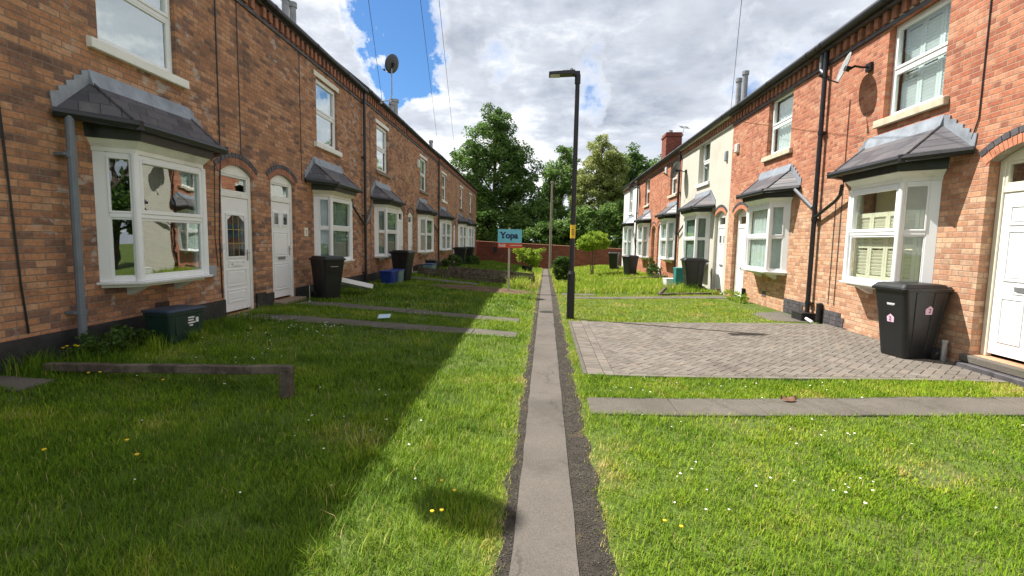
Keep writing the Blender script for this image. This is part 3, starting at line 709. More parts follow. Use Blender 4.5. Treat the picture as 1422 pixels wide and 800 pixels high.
    for p, q_ in ((B, E1), (Cc, E2)): mb.tube([(p[0], p[1], p[2]+.005), (q_[0], q_[1], q_[2]+.005)], .018, 6)
    mb.tube([(E1[0], E1[1]+.02, E1[2]), (E2[0], E2[1]+.02, E2[2])], .018, 6)
    mb.build('hip', M['slate'], br)
    mb = MB(T, org); fhh = .13                                    # flashing: straight top, stepped sides
    mb.hexa([(bay-rh-.02, .002, zr-.03), (bay+rh+.02, .002, zr-.03), (bay+rh+.02, .07, zr-.06), (bay-rh-.02, .07, zr-.06), (bay-rh-.02, .002, zr+fhh), (bay+rh+.02, .002, zr+fhh), (bay+rh+.02, .012, zr+fhh), (bay-rh-.02, .012, zr+fhh)])
    for sg in (-1, 1):
        ns = 5
        for i in range(ns):
            t0, t1 = i/ns, (i+1)/ns
            sa = bay+sg*(eh+(rh-eh)*t0); sb = bay+sg*(eh+(rh-eh)*t1); za, zb_ = ze_+.03+(zr-ze_-.03)*t0, ze_+.03+(zr-ze_-.03)*t1
            pr = [(sa, za-.02), (sb, zb_-.02), (sb, zb_+.125), (sa-sg*-.02, zb_+.085)]
            mb.prism([(p[0], .003+.0006*i, p[1]) for p in pr], [(p[0], .016+.0006*i, p[1]) for p in pr])
    mb.build('flashing', M['lead'], br)
    mb = MB(T, org); gz_ = ze_-.045
    gp = [(bay-eh-.02, .03, gz_+.03), (bay-ef-.01, ep+.045, gz_), (bay+ef+.01, ep+.045, gz_), (bay+eh+.02, .03, gz_+.03)]
    for a_, b_ in zip(gp, gp[1:]): mb.tube([a_, b_], .055, 8)
    for p in gp[1:3]: mb.tube([(p[0], p[1], p[2]-.055), (p[0], p[1], p[2]+.052)], .05, 8)
    mb.build('gutter', M['blackplastic'], br)
    # doors
    for d in doors: make_door(T, org, root, d, side, o)
    for p in o.get('pipes', ()):
        pts, r_, mk = p; mb = MB(T, org); mb.tube(pts, r_, 10)
        a_, b_ = pts[0], pts[-1]
        if abs(a_[2]-b_[2]) > 2:
            zc = b_[2]+.3
            while zc < a_[2]: mb.tube([(b_[0], b_[1], zc), (b_[0], b_[1], zc+.07)], r_*1.22, 10); mb.box(b_[0]-r_*2, b_[0]+r_*2, .0, b_[1], zc+.02, zc+.05); zc += 1.75
        mb.build('downpipe', M[mk], root)
    for pts, r_ in o.get('cables', ()):
        mb = MB(T, org); mb.tube(pts, r_, 5); mb.build('cable', M[o.get('cablemat', 'blackplastic')], root)
    for pts, r_, mk in o.get('flues', ()):
        mb = MB(T, org); mb.tube(pts, r_, 12); a_ = pts[-1]
        mb.tube([(a_[0], a_[1], a_[2]-.02), (a_[0], a_[1], a_[2]+.10)], r_*1.3, 12); mb.build('flue', M[mk], roof)
    return root, T, org

def arch_z(s, d, rise): 
    c = (d['s0']+d['s1'])/2; h = (d['s1']-d['s0'])/2; t = (s-c)/h
    return d['zt']-rise*t*t

def make_door(T, org, root, d, side, o):
    a, b, zb, zt = d['s0'], d['s1'], d['zb'], d['zt']; rise = .16; rec = d.get('rec', .10); w_ = b-a; N = 12
    # brickwork between the flat head of the opening and the arch curve, then two rings of voussoirs
    mb = MB(T, org)
    for i in range(N):
        p, q_ = a+w_*i/N, a+w_*(i+1)/N
        mb.hexa([(p, -.2, arch_z(p, d, rise)-.001), (q_, -.2, arch_z(q_, d, rise)-.001), (q_, -.003, arch_z(q_, d, rise)-.001), (p, -.003, arch_z(p, d, rise)-.001), (p, -.2, zt+.001), (q_, -.2, zt+.001), (q_, -.003, zt+.001), (p, -.003, zt+.001)])
    mb.build('arch_infill', M['mortar'], root)
    c = (a+b)/2; h = w_/2; Rr = (h*h+rise*rise)/(2*rise); zc = zt-Rr; th0 = math.asin(h/Rr)+.06
    for nm, r0, r1, mt, nn, pr in (('door_arch', 0.003, .115, d.get('arch', 'arch_red'), 22, .006), ('arch_hood', .125, .205, 'arch_blue', 13, .012)):
        mb = MB(T, org)
        for i in range(nn):
            t0 = -th0+2*th0*(i+.06)/nn; t1 = -th0+2*th0*(i+.94)/nn
            P = [(c+(Rr+r)*math.sin(t), zc+(Rr+r)*math.cos(t)) for r, t in ((r0, t0), (r0, t1), (r1, t1), (r1, t0))]
            mb.prism([(s_, .0, z_) for s_, z_ in P], [(s_, pr+random.uniform(0, .003), z_) for s_, z_ in P])
        mb.build(nm, M[mt], root)
    # frame with arched head
    fw_ = .085; n1 = -rec; n0 = n1-.08; ztr = zt-rise-.36; dm = M[d.get('frame', 'paint')]
    mb = MB(T, org); mb.box(a+.003, a+fw_, n0, n1, zb, zt-rise); mb.box(b-fw_, b-.003, n0, n1, zb, zt-rise); mb.box(a+fw_, b-fw_, n0, n1-.004, ztr-.04, ztr+.045)
    lo = zt-rise-.02; arc = [(a+.003+(w_-.006)*i/N) for i in range(N+1)]
    prof = [(a+.003, lo)]+[(p, arch_z(p, d, rise)-.002) for p in arc]+[(b-.003, lo)]
    mb.prism([(p, n0, z) for p, z in prof], [(p, n1-.001, z) for p, z in prof])
    rect_frame(mb, a+fw_, b-fw_, ztr+.045, zt-rise-.02, n0+.01, n1-.01, .035)
    fo = mb.build('door_frame', dm, root, bevel=.006)
    mb = MB(T, org); mb.poly([(a+fw_+.03, n1-.04, ztr+.07), (b-fw_-.03, n1-.04, ztr+.07), (b-fw_-.03, n1-.04, zt-rise-.045), (a+fw_+.03, n1-.04, zt-rise-.045)])
    mb.build('fanlight', M['glass_hi'], fo)
    # leaf
    la, lb, l0, l1 = a+fw_+.004, b-fw_-.004, zb+.045, ztr-.044; nd = n1-.02; L_ = lb-la; Hh = l1-l0
    mb = MB(T, org); st = d.get('style', 'six'); mb.box(la, lb, nd-.045, nd, l0, l1)
    def panel(u0, u1, v0, v1, e=.012):
        s0_, s1_, z0_, z1_ = la+u0*L_, la+u1*L_, l0+v0*Hh, l0+v1*Hh
        rect_frame(mb, s0_, s1_, z0_, z1_, nd+.0005, nd+e, .022)
        mb.prism([(s0_+.035, nd+.0005, z0_+.035), (s1_-.035, nd+.0005, z0_+.035), (s1_-.035, nd+.0005, z1_-.035), (s0_+.035, nd+.0005, z1_-.035)],
                 [(s0_+.05, nd+e*.8, z0_+.05), (s1_-.05, nd+e*.8, z0_+.05), (s1_-.05, nd+e*.8, z1_-.05), (s0_+.05, nd+e*.8, z1_-.05)])
    glass = []
    if st == 'six':
        for u0, u1 in ((.12, .47), (.53, .88)):
            panel(u0, u1, .80, .92); panel(u0, u1, .46, .77); panel(u0, u1, .08, .36)
        panel(.28, .72, .385, .44, .010)
    elif st == 'glazed':
        panel(.13, .87, .08, .19); panel(.13, .87, .22, .37); panel(.2, .8, .395, .445)
        rect_frame(mb, la+.14*L_, la+.86*L_, l0+.47*Hh, l0+.86*Hh, nd+.0005, nd+.018, .03); glass.append((.18, .82, .485, .845))
    elif st == 'squares':
        panel(.12, .88, .08, .36); panel(.12, .88, .43, .69)
        for u0, u1 in ((.12, .42), (.58, .88)): rect_frame(mb, la+u0*L_, la+u1*L_, l0+.75*Hh, l0+.90*Hh, nd+.0005, nd+.016, .03); glass.append((u0+.05, u1-.05, .77, .88))
    elif st == 'plain':
        panel(.14, .86, .08, .42); panel(.14, .86, .5, .92)
    do = mb.build('door', M[d.get('leaf', 'upvc')], root, bevel=.003)
    if glass:
        mb = MB(T, org)
        for u0, u1, v0, v1 in glass:
            if st == 'glazed':
                P = [(u0, v0), (u1, v0), (u1, v1-.05), ((u0+u1)/2+.12, v1), ((u0+u1)/2-.12, v1), (u0, v1-.05)]
            else: P = [(u0, v0), (u1, v0), (u1, v1), (u0, v1)]
            mb.poly([(la+u*L_, nd+.004, l0+v*Hh) for u, v in P])
        mb.build('pane', simple('dark_door_glass', (.02, .025, .03), .06, spec=.8), do)
        if st == 'glazed':
            mb = MB(T, org)
            for u in (.40, .60): mb.box(la+u*L_-.004, la+u*L_+.004, nd+.0045, nd+.009, l0+.49*Hh, l0+.84*Hh)
            for v in (.60, .72): mb.box(la+.18*L_, la+.82*L_, nd+.0045, nd+.0085, l0+v*Hh-.004, l0+v*Hh+.004)
            mb.build('leading', M['brass'], do)
    hs = d.get('hside', 1); hu = la+(.93 if hs > 0 else .07)*L_
    mb = MB(T, org); mb.box(hu-.015, hu+.015, nd+.001, nd+.01, l0+.44*Hh, l0+.54*Hh); mb.tube([(hu, nd+.01, l0+.51*Hh), (hu, nd+.05, l0+.51*Hh), (hu-hs*.11, nd+.05, l0+.51*Hh)], .009, 6)
    mb.build('handle', M['galv'], do)
    mb = MB(T, org); mb.box(la+.33*L_, la+.67*L_, nd+.013, nd+.02, l0+.40*Hh, l0+.43*Hh); mb.build('letterbox', M['galv'] if st != 'glazed' else M['upvc'], do, bevel=.003)
    mb = MB(T, org); mb.box(a-.05, b+.05, -.20, .09 if side == 'R' else .22, zb-.10, zb-.002); mb.build('door_step', M['brownstone'] if side == 'L' else M['slab'], root, bevel=.012)
    if zb > .2 and side == 'R':
        mb = MB(T, org); mb.box(a-.10, b+.02, .002, .16, -.15, zb-.102); mb.build('lower_step', M['arch_blue'], root, bevel=.01)

LG, RG = 'houses of the shaded left-hand terrace', 'houses of the sunny right-hand terrace'
def D(c, zb, zt, **k): return dict(s0=c-.49, s1=c+.49, zb=zb, zt=zt, **k)
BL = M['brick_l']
# cables on the near left wall
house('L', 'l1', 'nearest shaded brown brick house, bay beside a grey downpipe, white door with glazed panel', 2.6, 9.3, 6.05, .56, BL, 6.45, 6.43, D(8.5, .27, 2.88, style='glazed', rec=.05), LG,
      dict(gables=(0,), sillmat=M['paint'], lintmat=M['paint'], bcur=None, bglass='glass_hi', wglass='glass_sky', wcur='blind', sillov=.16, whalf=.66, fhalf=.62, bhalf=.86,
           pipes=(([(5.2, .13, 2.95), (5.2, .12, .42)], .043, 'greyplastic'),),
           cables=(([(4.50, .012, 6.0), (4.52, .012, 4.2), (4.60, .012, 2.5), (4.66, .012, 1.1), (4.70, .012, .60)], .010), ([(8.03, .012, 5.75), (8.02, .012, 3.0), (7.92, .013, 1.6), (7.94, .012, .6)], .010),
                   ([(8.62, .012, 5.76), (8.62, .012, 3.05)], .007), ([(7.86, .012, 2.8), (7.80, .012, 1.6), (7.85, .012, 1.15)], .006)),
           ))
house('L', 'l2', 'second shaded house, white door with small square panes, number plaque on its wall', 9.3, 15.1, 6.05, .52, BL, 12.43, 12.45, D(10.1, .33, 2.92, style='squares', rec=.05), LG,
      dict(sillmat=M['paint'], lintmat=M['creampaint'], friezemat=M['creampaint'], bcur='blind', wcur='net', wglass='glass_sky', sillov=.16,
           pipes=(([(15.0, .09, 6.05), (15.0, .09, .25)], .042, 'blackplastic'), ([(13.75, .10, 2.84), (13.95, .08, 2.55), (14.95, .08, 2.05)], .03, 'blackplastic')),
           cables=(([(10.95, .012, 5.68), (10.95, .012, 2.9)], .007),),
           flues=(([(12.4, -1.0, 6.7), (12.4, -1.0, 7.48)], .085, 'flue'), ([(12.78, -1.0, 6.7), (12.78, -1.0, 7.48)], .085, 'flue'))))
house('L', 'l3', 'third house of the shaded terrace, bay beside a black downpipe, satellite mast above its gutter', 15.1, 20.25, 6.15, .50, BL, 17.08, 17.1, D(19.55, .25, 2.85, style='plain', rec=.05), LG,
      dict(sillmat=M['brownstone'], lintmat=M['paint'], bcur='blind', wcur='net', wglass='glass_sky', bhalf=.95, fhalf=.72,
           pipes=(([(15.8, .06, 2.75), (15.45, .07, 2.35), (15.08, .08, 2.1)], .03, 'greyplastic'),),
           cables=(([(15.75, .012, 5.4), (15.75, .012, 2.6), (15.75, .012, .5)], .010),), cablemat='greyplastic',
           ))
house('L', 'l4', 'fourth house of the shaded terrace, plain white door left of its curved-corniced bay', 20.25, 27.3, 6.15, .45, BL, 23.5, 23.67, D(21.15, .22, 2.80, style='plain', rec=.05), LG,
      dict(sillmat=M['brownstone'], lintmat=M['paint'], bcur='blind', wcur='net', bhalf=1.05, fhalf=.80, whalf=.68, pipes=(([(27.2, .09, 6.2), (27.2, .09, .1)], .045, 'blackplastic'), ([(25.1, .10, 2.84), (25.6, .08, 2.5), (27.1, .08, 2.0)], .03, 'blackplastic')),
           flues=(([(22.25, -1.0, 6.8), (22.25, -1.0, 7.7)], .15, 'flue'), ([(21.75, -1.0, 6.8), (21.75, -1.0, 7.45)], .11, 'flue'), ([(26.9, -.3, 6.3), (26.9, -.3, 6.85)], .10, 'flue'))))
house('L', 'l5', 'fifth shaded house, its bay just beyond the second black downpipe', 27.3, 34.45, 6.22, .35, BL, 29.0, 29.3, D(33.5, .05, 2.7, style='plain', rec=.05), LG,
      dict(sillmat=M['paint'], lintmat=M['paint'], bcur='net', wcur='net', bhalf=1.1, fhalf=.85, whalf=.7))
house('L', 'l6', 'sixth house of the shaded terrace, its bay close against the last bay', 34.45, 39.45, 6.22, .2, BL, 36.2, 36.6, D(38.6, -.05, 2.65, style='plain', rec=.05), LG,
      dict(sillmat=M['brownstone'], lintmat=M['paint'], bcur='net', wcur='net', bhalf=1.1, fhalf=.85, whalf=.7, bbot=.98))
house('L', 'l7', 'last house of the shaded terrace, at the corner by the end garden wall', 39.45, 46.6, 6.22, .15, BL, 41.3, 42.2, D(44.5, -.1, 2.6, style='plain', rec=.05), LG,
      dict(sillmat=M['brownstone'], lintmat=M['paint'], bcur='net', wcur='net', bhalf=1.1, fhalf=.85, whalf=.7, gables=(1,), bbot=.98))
BR = M['brick_r']
house('R', 'r1', 'nearest sunny red brick house, pale green shutters in its bay, six-panel white door', 4.6, 10.85, 5.65, 0, BR, 8.46, 8.34, dict(s0=5.72, s1=6.80, zb=.27, zt=2.92, style='six', rec=.13, arch='arch_sun', hside=-1, frame='creampaint'), RG,
      dict(gables=(0,), rec=.10, wtop=5.30, wbot=3.80, backing=True, bcur='shutter', bglass='glass_green', wcur='whiteshutter', dentmat=M['arch_red'], linth=.10, bbot=1.05, bhalf=.92, fhalf=.62, ehalf=1.42, efront=.9,
           pipes=(([(10.75, .09, 5.60), (10.75, .09, .12)], .046, 'blackplastic'), ([(9.75, .14, 2.80), (9.82, .12, 2.62), (10.0, .10, 2.52), (10.70, .09, 2.25)], .032, 'blackplastic'), ([(10.92, .09, 5.62), (10.92, .09, 5.25), (10.80, .09, 5.15)], .035, 'greyplastic')),
           cables=(([(7.02, .012, 5.2), (7.02, .012, 3.35), (7.10, .012, 3.1)], .008), ([(9.95, .012, 4.4), (9.95, .012, 2.7), (9.95, .012, .5)], .007), ([(10.15, .012, 2.5), (10.15, .012, .5)], .007))))
house('R', 'r2', 'second sunny red brick house, net curtain in its bay, next to the cream house', 10.85, 16.02, 5.65, 0, BR, 12.93, 12.88, D(15.05, .06, 2.70, style='six', rec=.12, arch='arch_sun', hside=-1), RG,
      dict(rec=.10, wtop=5.38, wbot=3.93, bcur='net', wcur='net', bbot=1.02, bt=2.68, bhalf=.95, fhalf=.66, ehalf=1.34, linth=.10,
           pipes=(([(11.6, .12, 2.90), (10.85, .09, 2.45)], .034, 'greyplastic'),)))
house('R', 'r3', 'cream rendered house in the sunny terrace, teal caddy and bin outside', 16.02, 21.9, 5.65, 0, M['cream'], 18.75, 18.86, D(16.78, .05, 2.74, style='squares', rec=.10, arch='arch_sun', hside=-1), RG,
      dict(rec=.16, wtop=5.45, wbot=3.88, bcur='blind', wcur='blind', rendered=True, flues=(([(18.65, -1.0, 6.2), (18.65, -1.0, 7.42)], .09, 'flue'), ([(18.08, -1.0, 6.2), (18.08, -1.0, 7.48)], .09, 'flue')), bhalf=1.0, fhalf=.78, proj=.42, linth=.02, lintmat=M['cream'], sillmat=M['paint'], bbot=.98, ehalf=1.42, efront=.95,
           pipes=(([(22.0, .09, 5.6), (22.0, .09, .0)], .046, 'blackplastic'), ([(20.3, .12, 2.72), (20.8, .09, 2.45), (21.9, .09, 2.0)], .032, 'blackplastic'))))
house('R', 'r4', 'red brick house just beyond the cream one, white door close beside its bay', 21.9, 26.45, 5.65, 0, M['brick_r2'], 23.3, 23.35, D(25.75, -.02, 2.62, style='squares', rec=.08, arch='arch_sun', hside=-1), RG,
      dict(rec=.10, wtop=5.45, wbot=3.88, bcur='net', wcur='net', bbot=.95, bhalf=.95, fhalf=.66, sillmat=M['stone']))
house('R', 'r5', 'red brick house under the chimney stack, between brick neighbour and white end house', 26.45, 32.3, 5.65, 0, M['brick_r2'], 29.3, 29.5, D(27.25, -.05, 2.6, style='plain', rec=.16, arch='arch_sun', leaf='creampaint', frame='creampaint'), RG,
      dict(rec=.10, wtop=5.45, wbot=3.85, bcur='net', wcur='half', bbot=.85, bhalf=1.0, fhalf=.75, pipes=(([(32.2, .09, 5.6), (32.2, .09, -.3)], .046, 'blackplastic'),)))
house('R', 'r6', 'white rendered end house of the sunny terrace with a pale bay roof', 32.3, 38.6, 5.65, 0, M['whiterender'], 34.9, 35.3, D(37.6, -.2, 2.5, style='plain', rec=.1), RG,
      dict(rec=.10, wtop=5.4, wbot=3.7, bcur='net', wcur='half', bbot=.72, bhalf=1.1, fhalf=.8, baymat=M['lead'], rendered=True, gables=(1,), sillmat=M['paint'], linth=.02, lintmat=M['whiterender'],
           pipes=(([(33.4, .2, 2.6), (33.0, .09, 2.2), (32.4, .09, 1.5)], .035, 'blackplastic'),)))
houses = [h for h in bpy.data.objects if h.name.startswith('terraced_house')]
hL1, hL2, hL3, hL4, hL5, hL6, hL7, hR1, hR2, hR3, hR4, hR5, hR6 = houses

def on_house(h, name, T, mat_, fn, bevel=0):
    mb = MB(T, tuple(h.location)); fn(mb); return mb.build(name, mat_, h, bevel=bevel)
# patched blue-brick plinth by the shared downpipe
def blue(mb):
    for r_ in range(4):
        s = 9.5+.06*(r_ % 2)+.12*r_*.4
        while s < 10.35: mb.box(s, s+.215, .0, .012+random.uniform(0, .004), .05+r_*.085, .05+r_*.085+.075); s += .226
on_house(hR1, 'blue_brick_patch', TR, M['arch_blue'], blue)
def blue2(mb):
    for r_ in range(5):
        s = 11.0+.11*(r_ % 2)
        while s < 11.95: mb.box(s, min(s+.215, 12.0), .0, .012+random.uniform(0, .004), .02+r_*.082, .02+r_*.082+.072); s += .226
on_house(hR2, 'blue_brick_patch', TR, M['arch_blue'], blue2)
on_house(hR1, 'drain_hopper', TR, M['blackplastic'], lambda mb: (mb.box(10.55, 10.98, .01, .30, .08, .26), mb.tube([(10.35, .06, .10), (10.35, .06, .50)], .06, 8)), .01)
on_house(hR1, 'waste_pipe', TR, M['upvc'], lambda mb: mb.tube([(10.45, .25, .16), (10.15, .28, .13)], .03, 8))
on_house(hR1, 'vent_pipe', TR, M['galv'], lambda mb: (mb.tube([(7.08, .10, -.05), (7.08, .10, .36)], .038, 10), mb.tube([(7.08, .10, .36), (7.08, .10, .40)], .05, 10)))
on_house(hL1, 'meter_box', TL, M['meter'], lambda mb: mb.box(7.52, 7.70, .002, .09, .98, 1.16), .01)
on_house(hL1, 'air_brick', TL, simple('air_brick', (.08, .06, .05), .9), lambda mb: [mb.box(6.45+i*.03, 6.466+i*.03, .002, .012, .60, .70) for i in range(9)])
on_house(hL1, 'doorbell', TL, M['white'], lambda mb: mb.box(8.0-.03, 8.03, .002, .03, 1.42, 1.52), .006)
on_house(hR2, 'air_brick', TR, simple('grey_air_brick', (.10, .09, .085), .9), lambda mb: mb.box(13.0, 13.22, .002, .008, .33, .47))
on_house(hR2, 'black_stub_pipe', TR, M['blackplastic'], lambda mb: mb.tube([(14.35, .05, .0), (14.35, .05, .42)], .05, 8))
on_house(hL2, 'house_number', TL, M['creampaint'], lambda mb: mb.box(11.02, 11.20, .002, .02, 1.66, 1.86), .004)
# chimney on the shared ridge between the two far brick houses
mb = MB(TR, tuple(hR5.location)); cs0, cs1, cn0, cn1 = 30.0, 31.15, -1.95, -1.05
mb.box(cs0, cs1, cn0, cn1, 5.9, 8.1); mb.box(cs0-.05, cs1+.05, cn0-.05, cn1+.05, 7.88, 7.98)
roofR5 = [c for c in hR5.children if c.name.startswith('roof')][0]
chim = mb.build('chimney', M['brick_garden'], roofR5)
mb = MB(TR, tuple(hR5.location)); mb.lathe((30.5, -1.4, 8.1), [(.13, 0), (.11, .18), (.12, .2)], 12); mb.build('chimney_pot', M['flue'], roofR5)
mb = MB(TR, tuple(hR5.location)); mb.tube([(29.95, -1.9, 7.7), (29.8, -2.0, 8.35)], .015, 5)
for t_ in (-.3, -.15, 0, .15, .3): mb.tube([(29.8+t_-.02, -2.25, 8.3+t_*.4), (29.8+t_, -1.75, 8.35+t_*.4)], .01, 4)
mb.tube([(29.5, -2.0, 8.2), (30.1, -2.0, 8.47)], .012, 4); mb.build('aerial', M['galv'], roofR5)

def textmesh(txt, size, ext=.002, bold=0.0, shear=0.0):
    cu = bpy.data.curves.new('lettering', 'FONT'); cu.body = txt; cu.size = size; cu.extrude = ext; cu.offset = bold; cu.shear = shear; cu.resolution_u = 4
    tmp = bpy.data.objects.new('lettering', cu); C.objects.link(tmp); bpy.context.view_layer.update()
    me = bpy.data.meshes.new_from_object(tmp.evaluated_get(bpy.context.evaluated_depsgraph_get())); bpy.data.objects.remove(tmp); bpy.data.curves.remove(cu)
    return me
def lettering(name, txt, size, matx, mt, parent, **k):
    me = textmesh(txt, size, **k); me.materials.clear(); me.materials.append(mt)
    o = bpy.data.objects.new(name, me); C.objects.link(o); me.transform(matx); o.parent = parent; return o
# number plate text
def face_matrix(org_rel, right, upv):
    r = Vector(right).normalized(); u = Vector(upv).normalized(); n = r.cross(u)
    return Matrix(((r.x, u.x, n.x, org_rel[0]), (r.y, u.y, n.y, org_rel[1]), (r.z, u.z, n.z, org_rel[2]), (0, 0, 0, 1)))
p7 = Vector(TL(11.075, .021, 1.70))-hL2.location
plq = [c for c in hL2.children if c.name.startswith('house_number')][0]
lettering('digit', '7', .15, face_matrix(p7, (LS, 1, 0), (0, 0, 1)), M['brownstone'], plq, ext=.001, bold=.002)
p1 = Vector(TL(9.99, -.055, 2.02))-hL2.location

# ------------------------------------------------------------------ garden wall at the end, pole
def wall_end():
    P = [(-7.5, 47.3), (-.2, 43.6), (.9, 43.3), (7.0, 40.2)]
    root = empty('garden_wall', (0, 43.6, -.85), 'long red brick garden wall closing the end of the path', 'wall')
    mb = MB(None, (0, 43.6, -.85)); cp = MB(None, (0, 43.6, -.85))
    for (xa, ya), (xb, yb) in ((P[0], P[3]),):
        zt0, zt1 = 1.52, 1.05
        d = Vector((xb-xa, yb-ya)).normalized(); nrm = Vector((-d.y, d.x))*.11
        q = [(xa-nrm.x, ya-nrm.y), (xb-nrm.x, yb-nrm.y), (xb+nrm.x, yb+nrm.y), (xa+nrm.x, ya+nrm.y)]
        mb.prism([(x, y, -1.3) for x, y in q], [(q[0][0], q[0][1], zt0), (q[1][0], q[1][1], zt1), (q[2][0], q[2][1], zt1), (q[3][0], q[3][1], zt0)])
        q2 = [(xa-nrm.x*1.3, ya-nrm.y*1.3), (xb-nrm.x*1.3, yb-nrm.y*1.3), (xb+nrm.x*1.3, yb+nrm.y*1.3), (xa+nrm.x*1.3, ya+nrm.y*1.3)]
        cp.prism([(x, y, (zt0, zt1, zt1, zt0)[i]+.002) for i, (x, y) in enumerate(q2)], [(x, y, (zt0, zt1, zt1, zt0)[i]+.08) for i, (x, y) in enumerate(q2)])
    mb.build('wall_panel', M['brick_garden'], root); cp.build('coping', M['arch_red'], root, bevel=.015)
    mb = MB(None, (0, 43.6, -.85)); mb.box(-4.85, -4.35, 45.70, 45.82, .55, 1.05); mb.build('wall_hatch', M['blackplastic'], root)
wall_end()
mb = MB(None, (.42, 42.7, G(.42, 42.7))); mb.tube([(.42, 42.7, -1.0), (.40, 42.7, 2.5), (.42, 42.7, 6.55)], [.13, .11, .085], 10); mb.tube([(.42, 42.7, 6.55), (.42, 42.7, 6.75)], .12, 8)
pole = mb.build('utility_pole', M['greywood']); pole.location = (.42, 42.7, G(.42, 42.7)); tag(pole, 'weathered grey wooden pole standing at the end of the path by the garden wall', 'pole')

# ------------------------------------------------------------------ lamp post
lx, ly = .56, 10.53; lz = G(lx, ly)
lamp = empty('street_lamp', (lx, ly, lz), 'tall black street lamp column with flat lantern beside the path', 'street lamp')
def lmb(): return MB(None, (0, 0, 0))
mb = lmb(); mb.tube([(0, 0, -.1), (0, 0, .95)], .082, 16); mb.tube([(0, 0, .95), (0, 0, .965), (0, 0, 1.03)], [.088, .088, .055], 16)
mb.build('base', M['blackmetal'], lamp)
mb = lmb(); mb.box(-.045, .045, -.088, -.080, .28, .82); mb.build('access_door', M['blackmetal'], lamp, bevel=.004)
mb = lmb(); mb.tube([(0, 0, 1.0), (.005, 0, 2.9), (.01, 0, 4.98)], [.054, .050, .046], 14); mb.tube([(.006, 0, 2.86), (.006, 0, 2.94)], .054, 14); mb.build('column', M['blackmetal'], lamp, smooth=False)
mb = lmb(); mb.tube([(.003, 0, 1.72), (.003, 0, 2.00)], .0555, 14, caps=False); yb_ = mb.build('yellow_band', M['yellow'], lamp)
mb = lmb()
for i in range(3): mb.box(-.03, .03, -.0575, -.0555, 1.80+i*.045, 1.815+i*.045)
mb.build('label_print', M['ink'], yb_)
mb = lmb(); mb.tube([(.01, 0, 4.86), (.01, 0, 5.06)], .060, 12); mb.box(-.09, .055, -.05, .05, 5.02, 5.12); mb.build('bracket', M['blackmetal'], lamp, bevel=.012)
mb = lmb(); mb.hexa([(-.58, -.13, 5.03), (-.05, -.10, 5.04), (-.05, .10, 5.04), (-.58, .13, 5.03), (-.58, -.12, 5.085), (-.05, -.09, 5.13), (-.05, .09, 5.13), (-.58, .12, 5.085)])
for i in range(6): mb.box(-.30+i*.035, -.285+i*.035, -.08, .08, 5.10, 5.135)
head = mb.build('lantern', M['blackmetal'], lamp, bevel=.012)
mb = lmb(); mb.box(-.55, -.36, -.10, .10, 5.022, 5.031); mb.build('lens', M['lens'], head)
mb = lmb(); mb.lathe((-.12, 0, 5.13), [(.035, 0), (.035, .04), (.02, .05)], 10); mb.build('photocell', M['flue'], head)

# ------------------------------------------------------------------ estate agent sign
sx_, sy_ = -1.17, 15.88; sz_ = G(sx_, sy_)
sign = empty('estate_agent_sign', (sx_, sy_, sz_), 'blue and red estate agent sold board on a pale wooden post by the soil patch', 'sign')
mb = lmb(); mb.box(-.03, .03, -.025, .025, -.2, 2.05-.0-sz_); mb.build('post', M['postwood'], sign, bevel=.004)
b0 = 1.41-sz_
mb = lmb(); mb.box(-.37, .40, -.040, -.028, b0+.165, b0+.60); bd_ = mb.build('board', M['skyblue'], sign)
mb = lmb(); mb.box(-.37, .42, -.042, -.028, b0, b0+.163); rd_ = mb.build('sold_strip', M['red'], sign)
lettering('lettering', 'Yopa', .27, face_matrix((-.285, -.0425, b0+.315), (1, 0, 0), (0, 0, 1)), M['navy'], bd_, bold=.011)
zb_ = b0+.315; mb = lmb()
mb.prism([(x, -.0405, z+zb_) for x, z in ((-.315, .205), (-.235, .205), (-.245, .172), (-.30, .172))], [(x, -.0436, z+zb_) for x, z in ((-.315, .205), (-.235, .205), (-.245, .172), (-.30, .172))])
mb.prism([(x, -.0405, z+zb_) for x, z in ((-.245, .0), (-.155, .0), (-.155, .03), (-.245, .03))], [(x, -.0437, z+zb_) for x, z in ((-.245, .0), (-.155, .0), (-.155, .03), (-.245, .03))])
mb.build('letter_serif', M['navy'], bd_)
lettering('lettering', 'Sold', .125, face_matrix((-.34, -.0445, b0+.042), (1, 0, 0), (0, 0, 1)), M['white'], rd_, bold=.004)
mb = lmb()
x_ = .03
while x_ < .36:
    w_ = random.uniform(.015, .045); mb.box(x_, x_+w_, -.0445, -.0422, b0+.075, b0+.098); x_ += w_+.01
mb.build('small_print', M['white'], rd_)

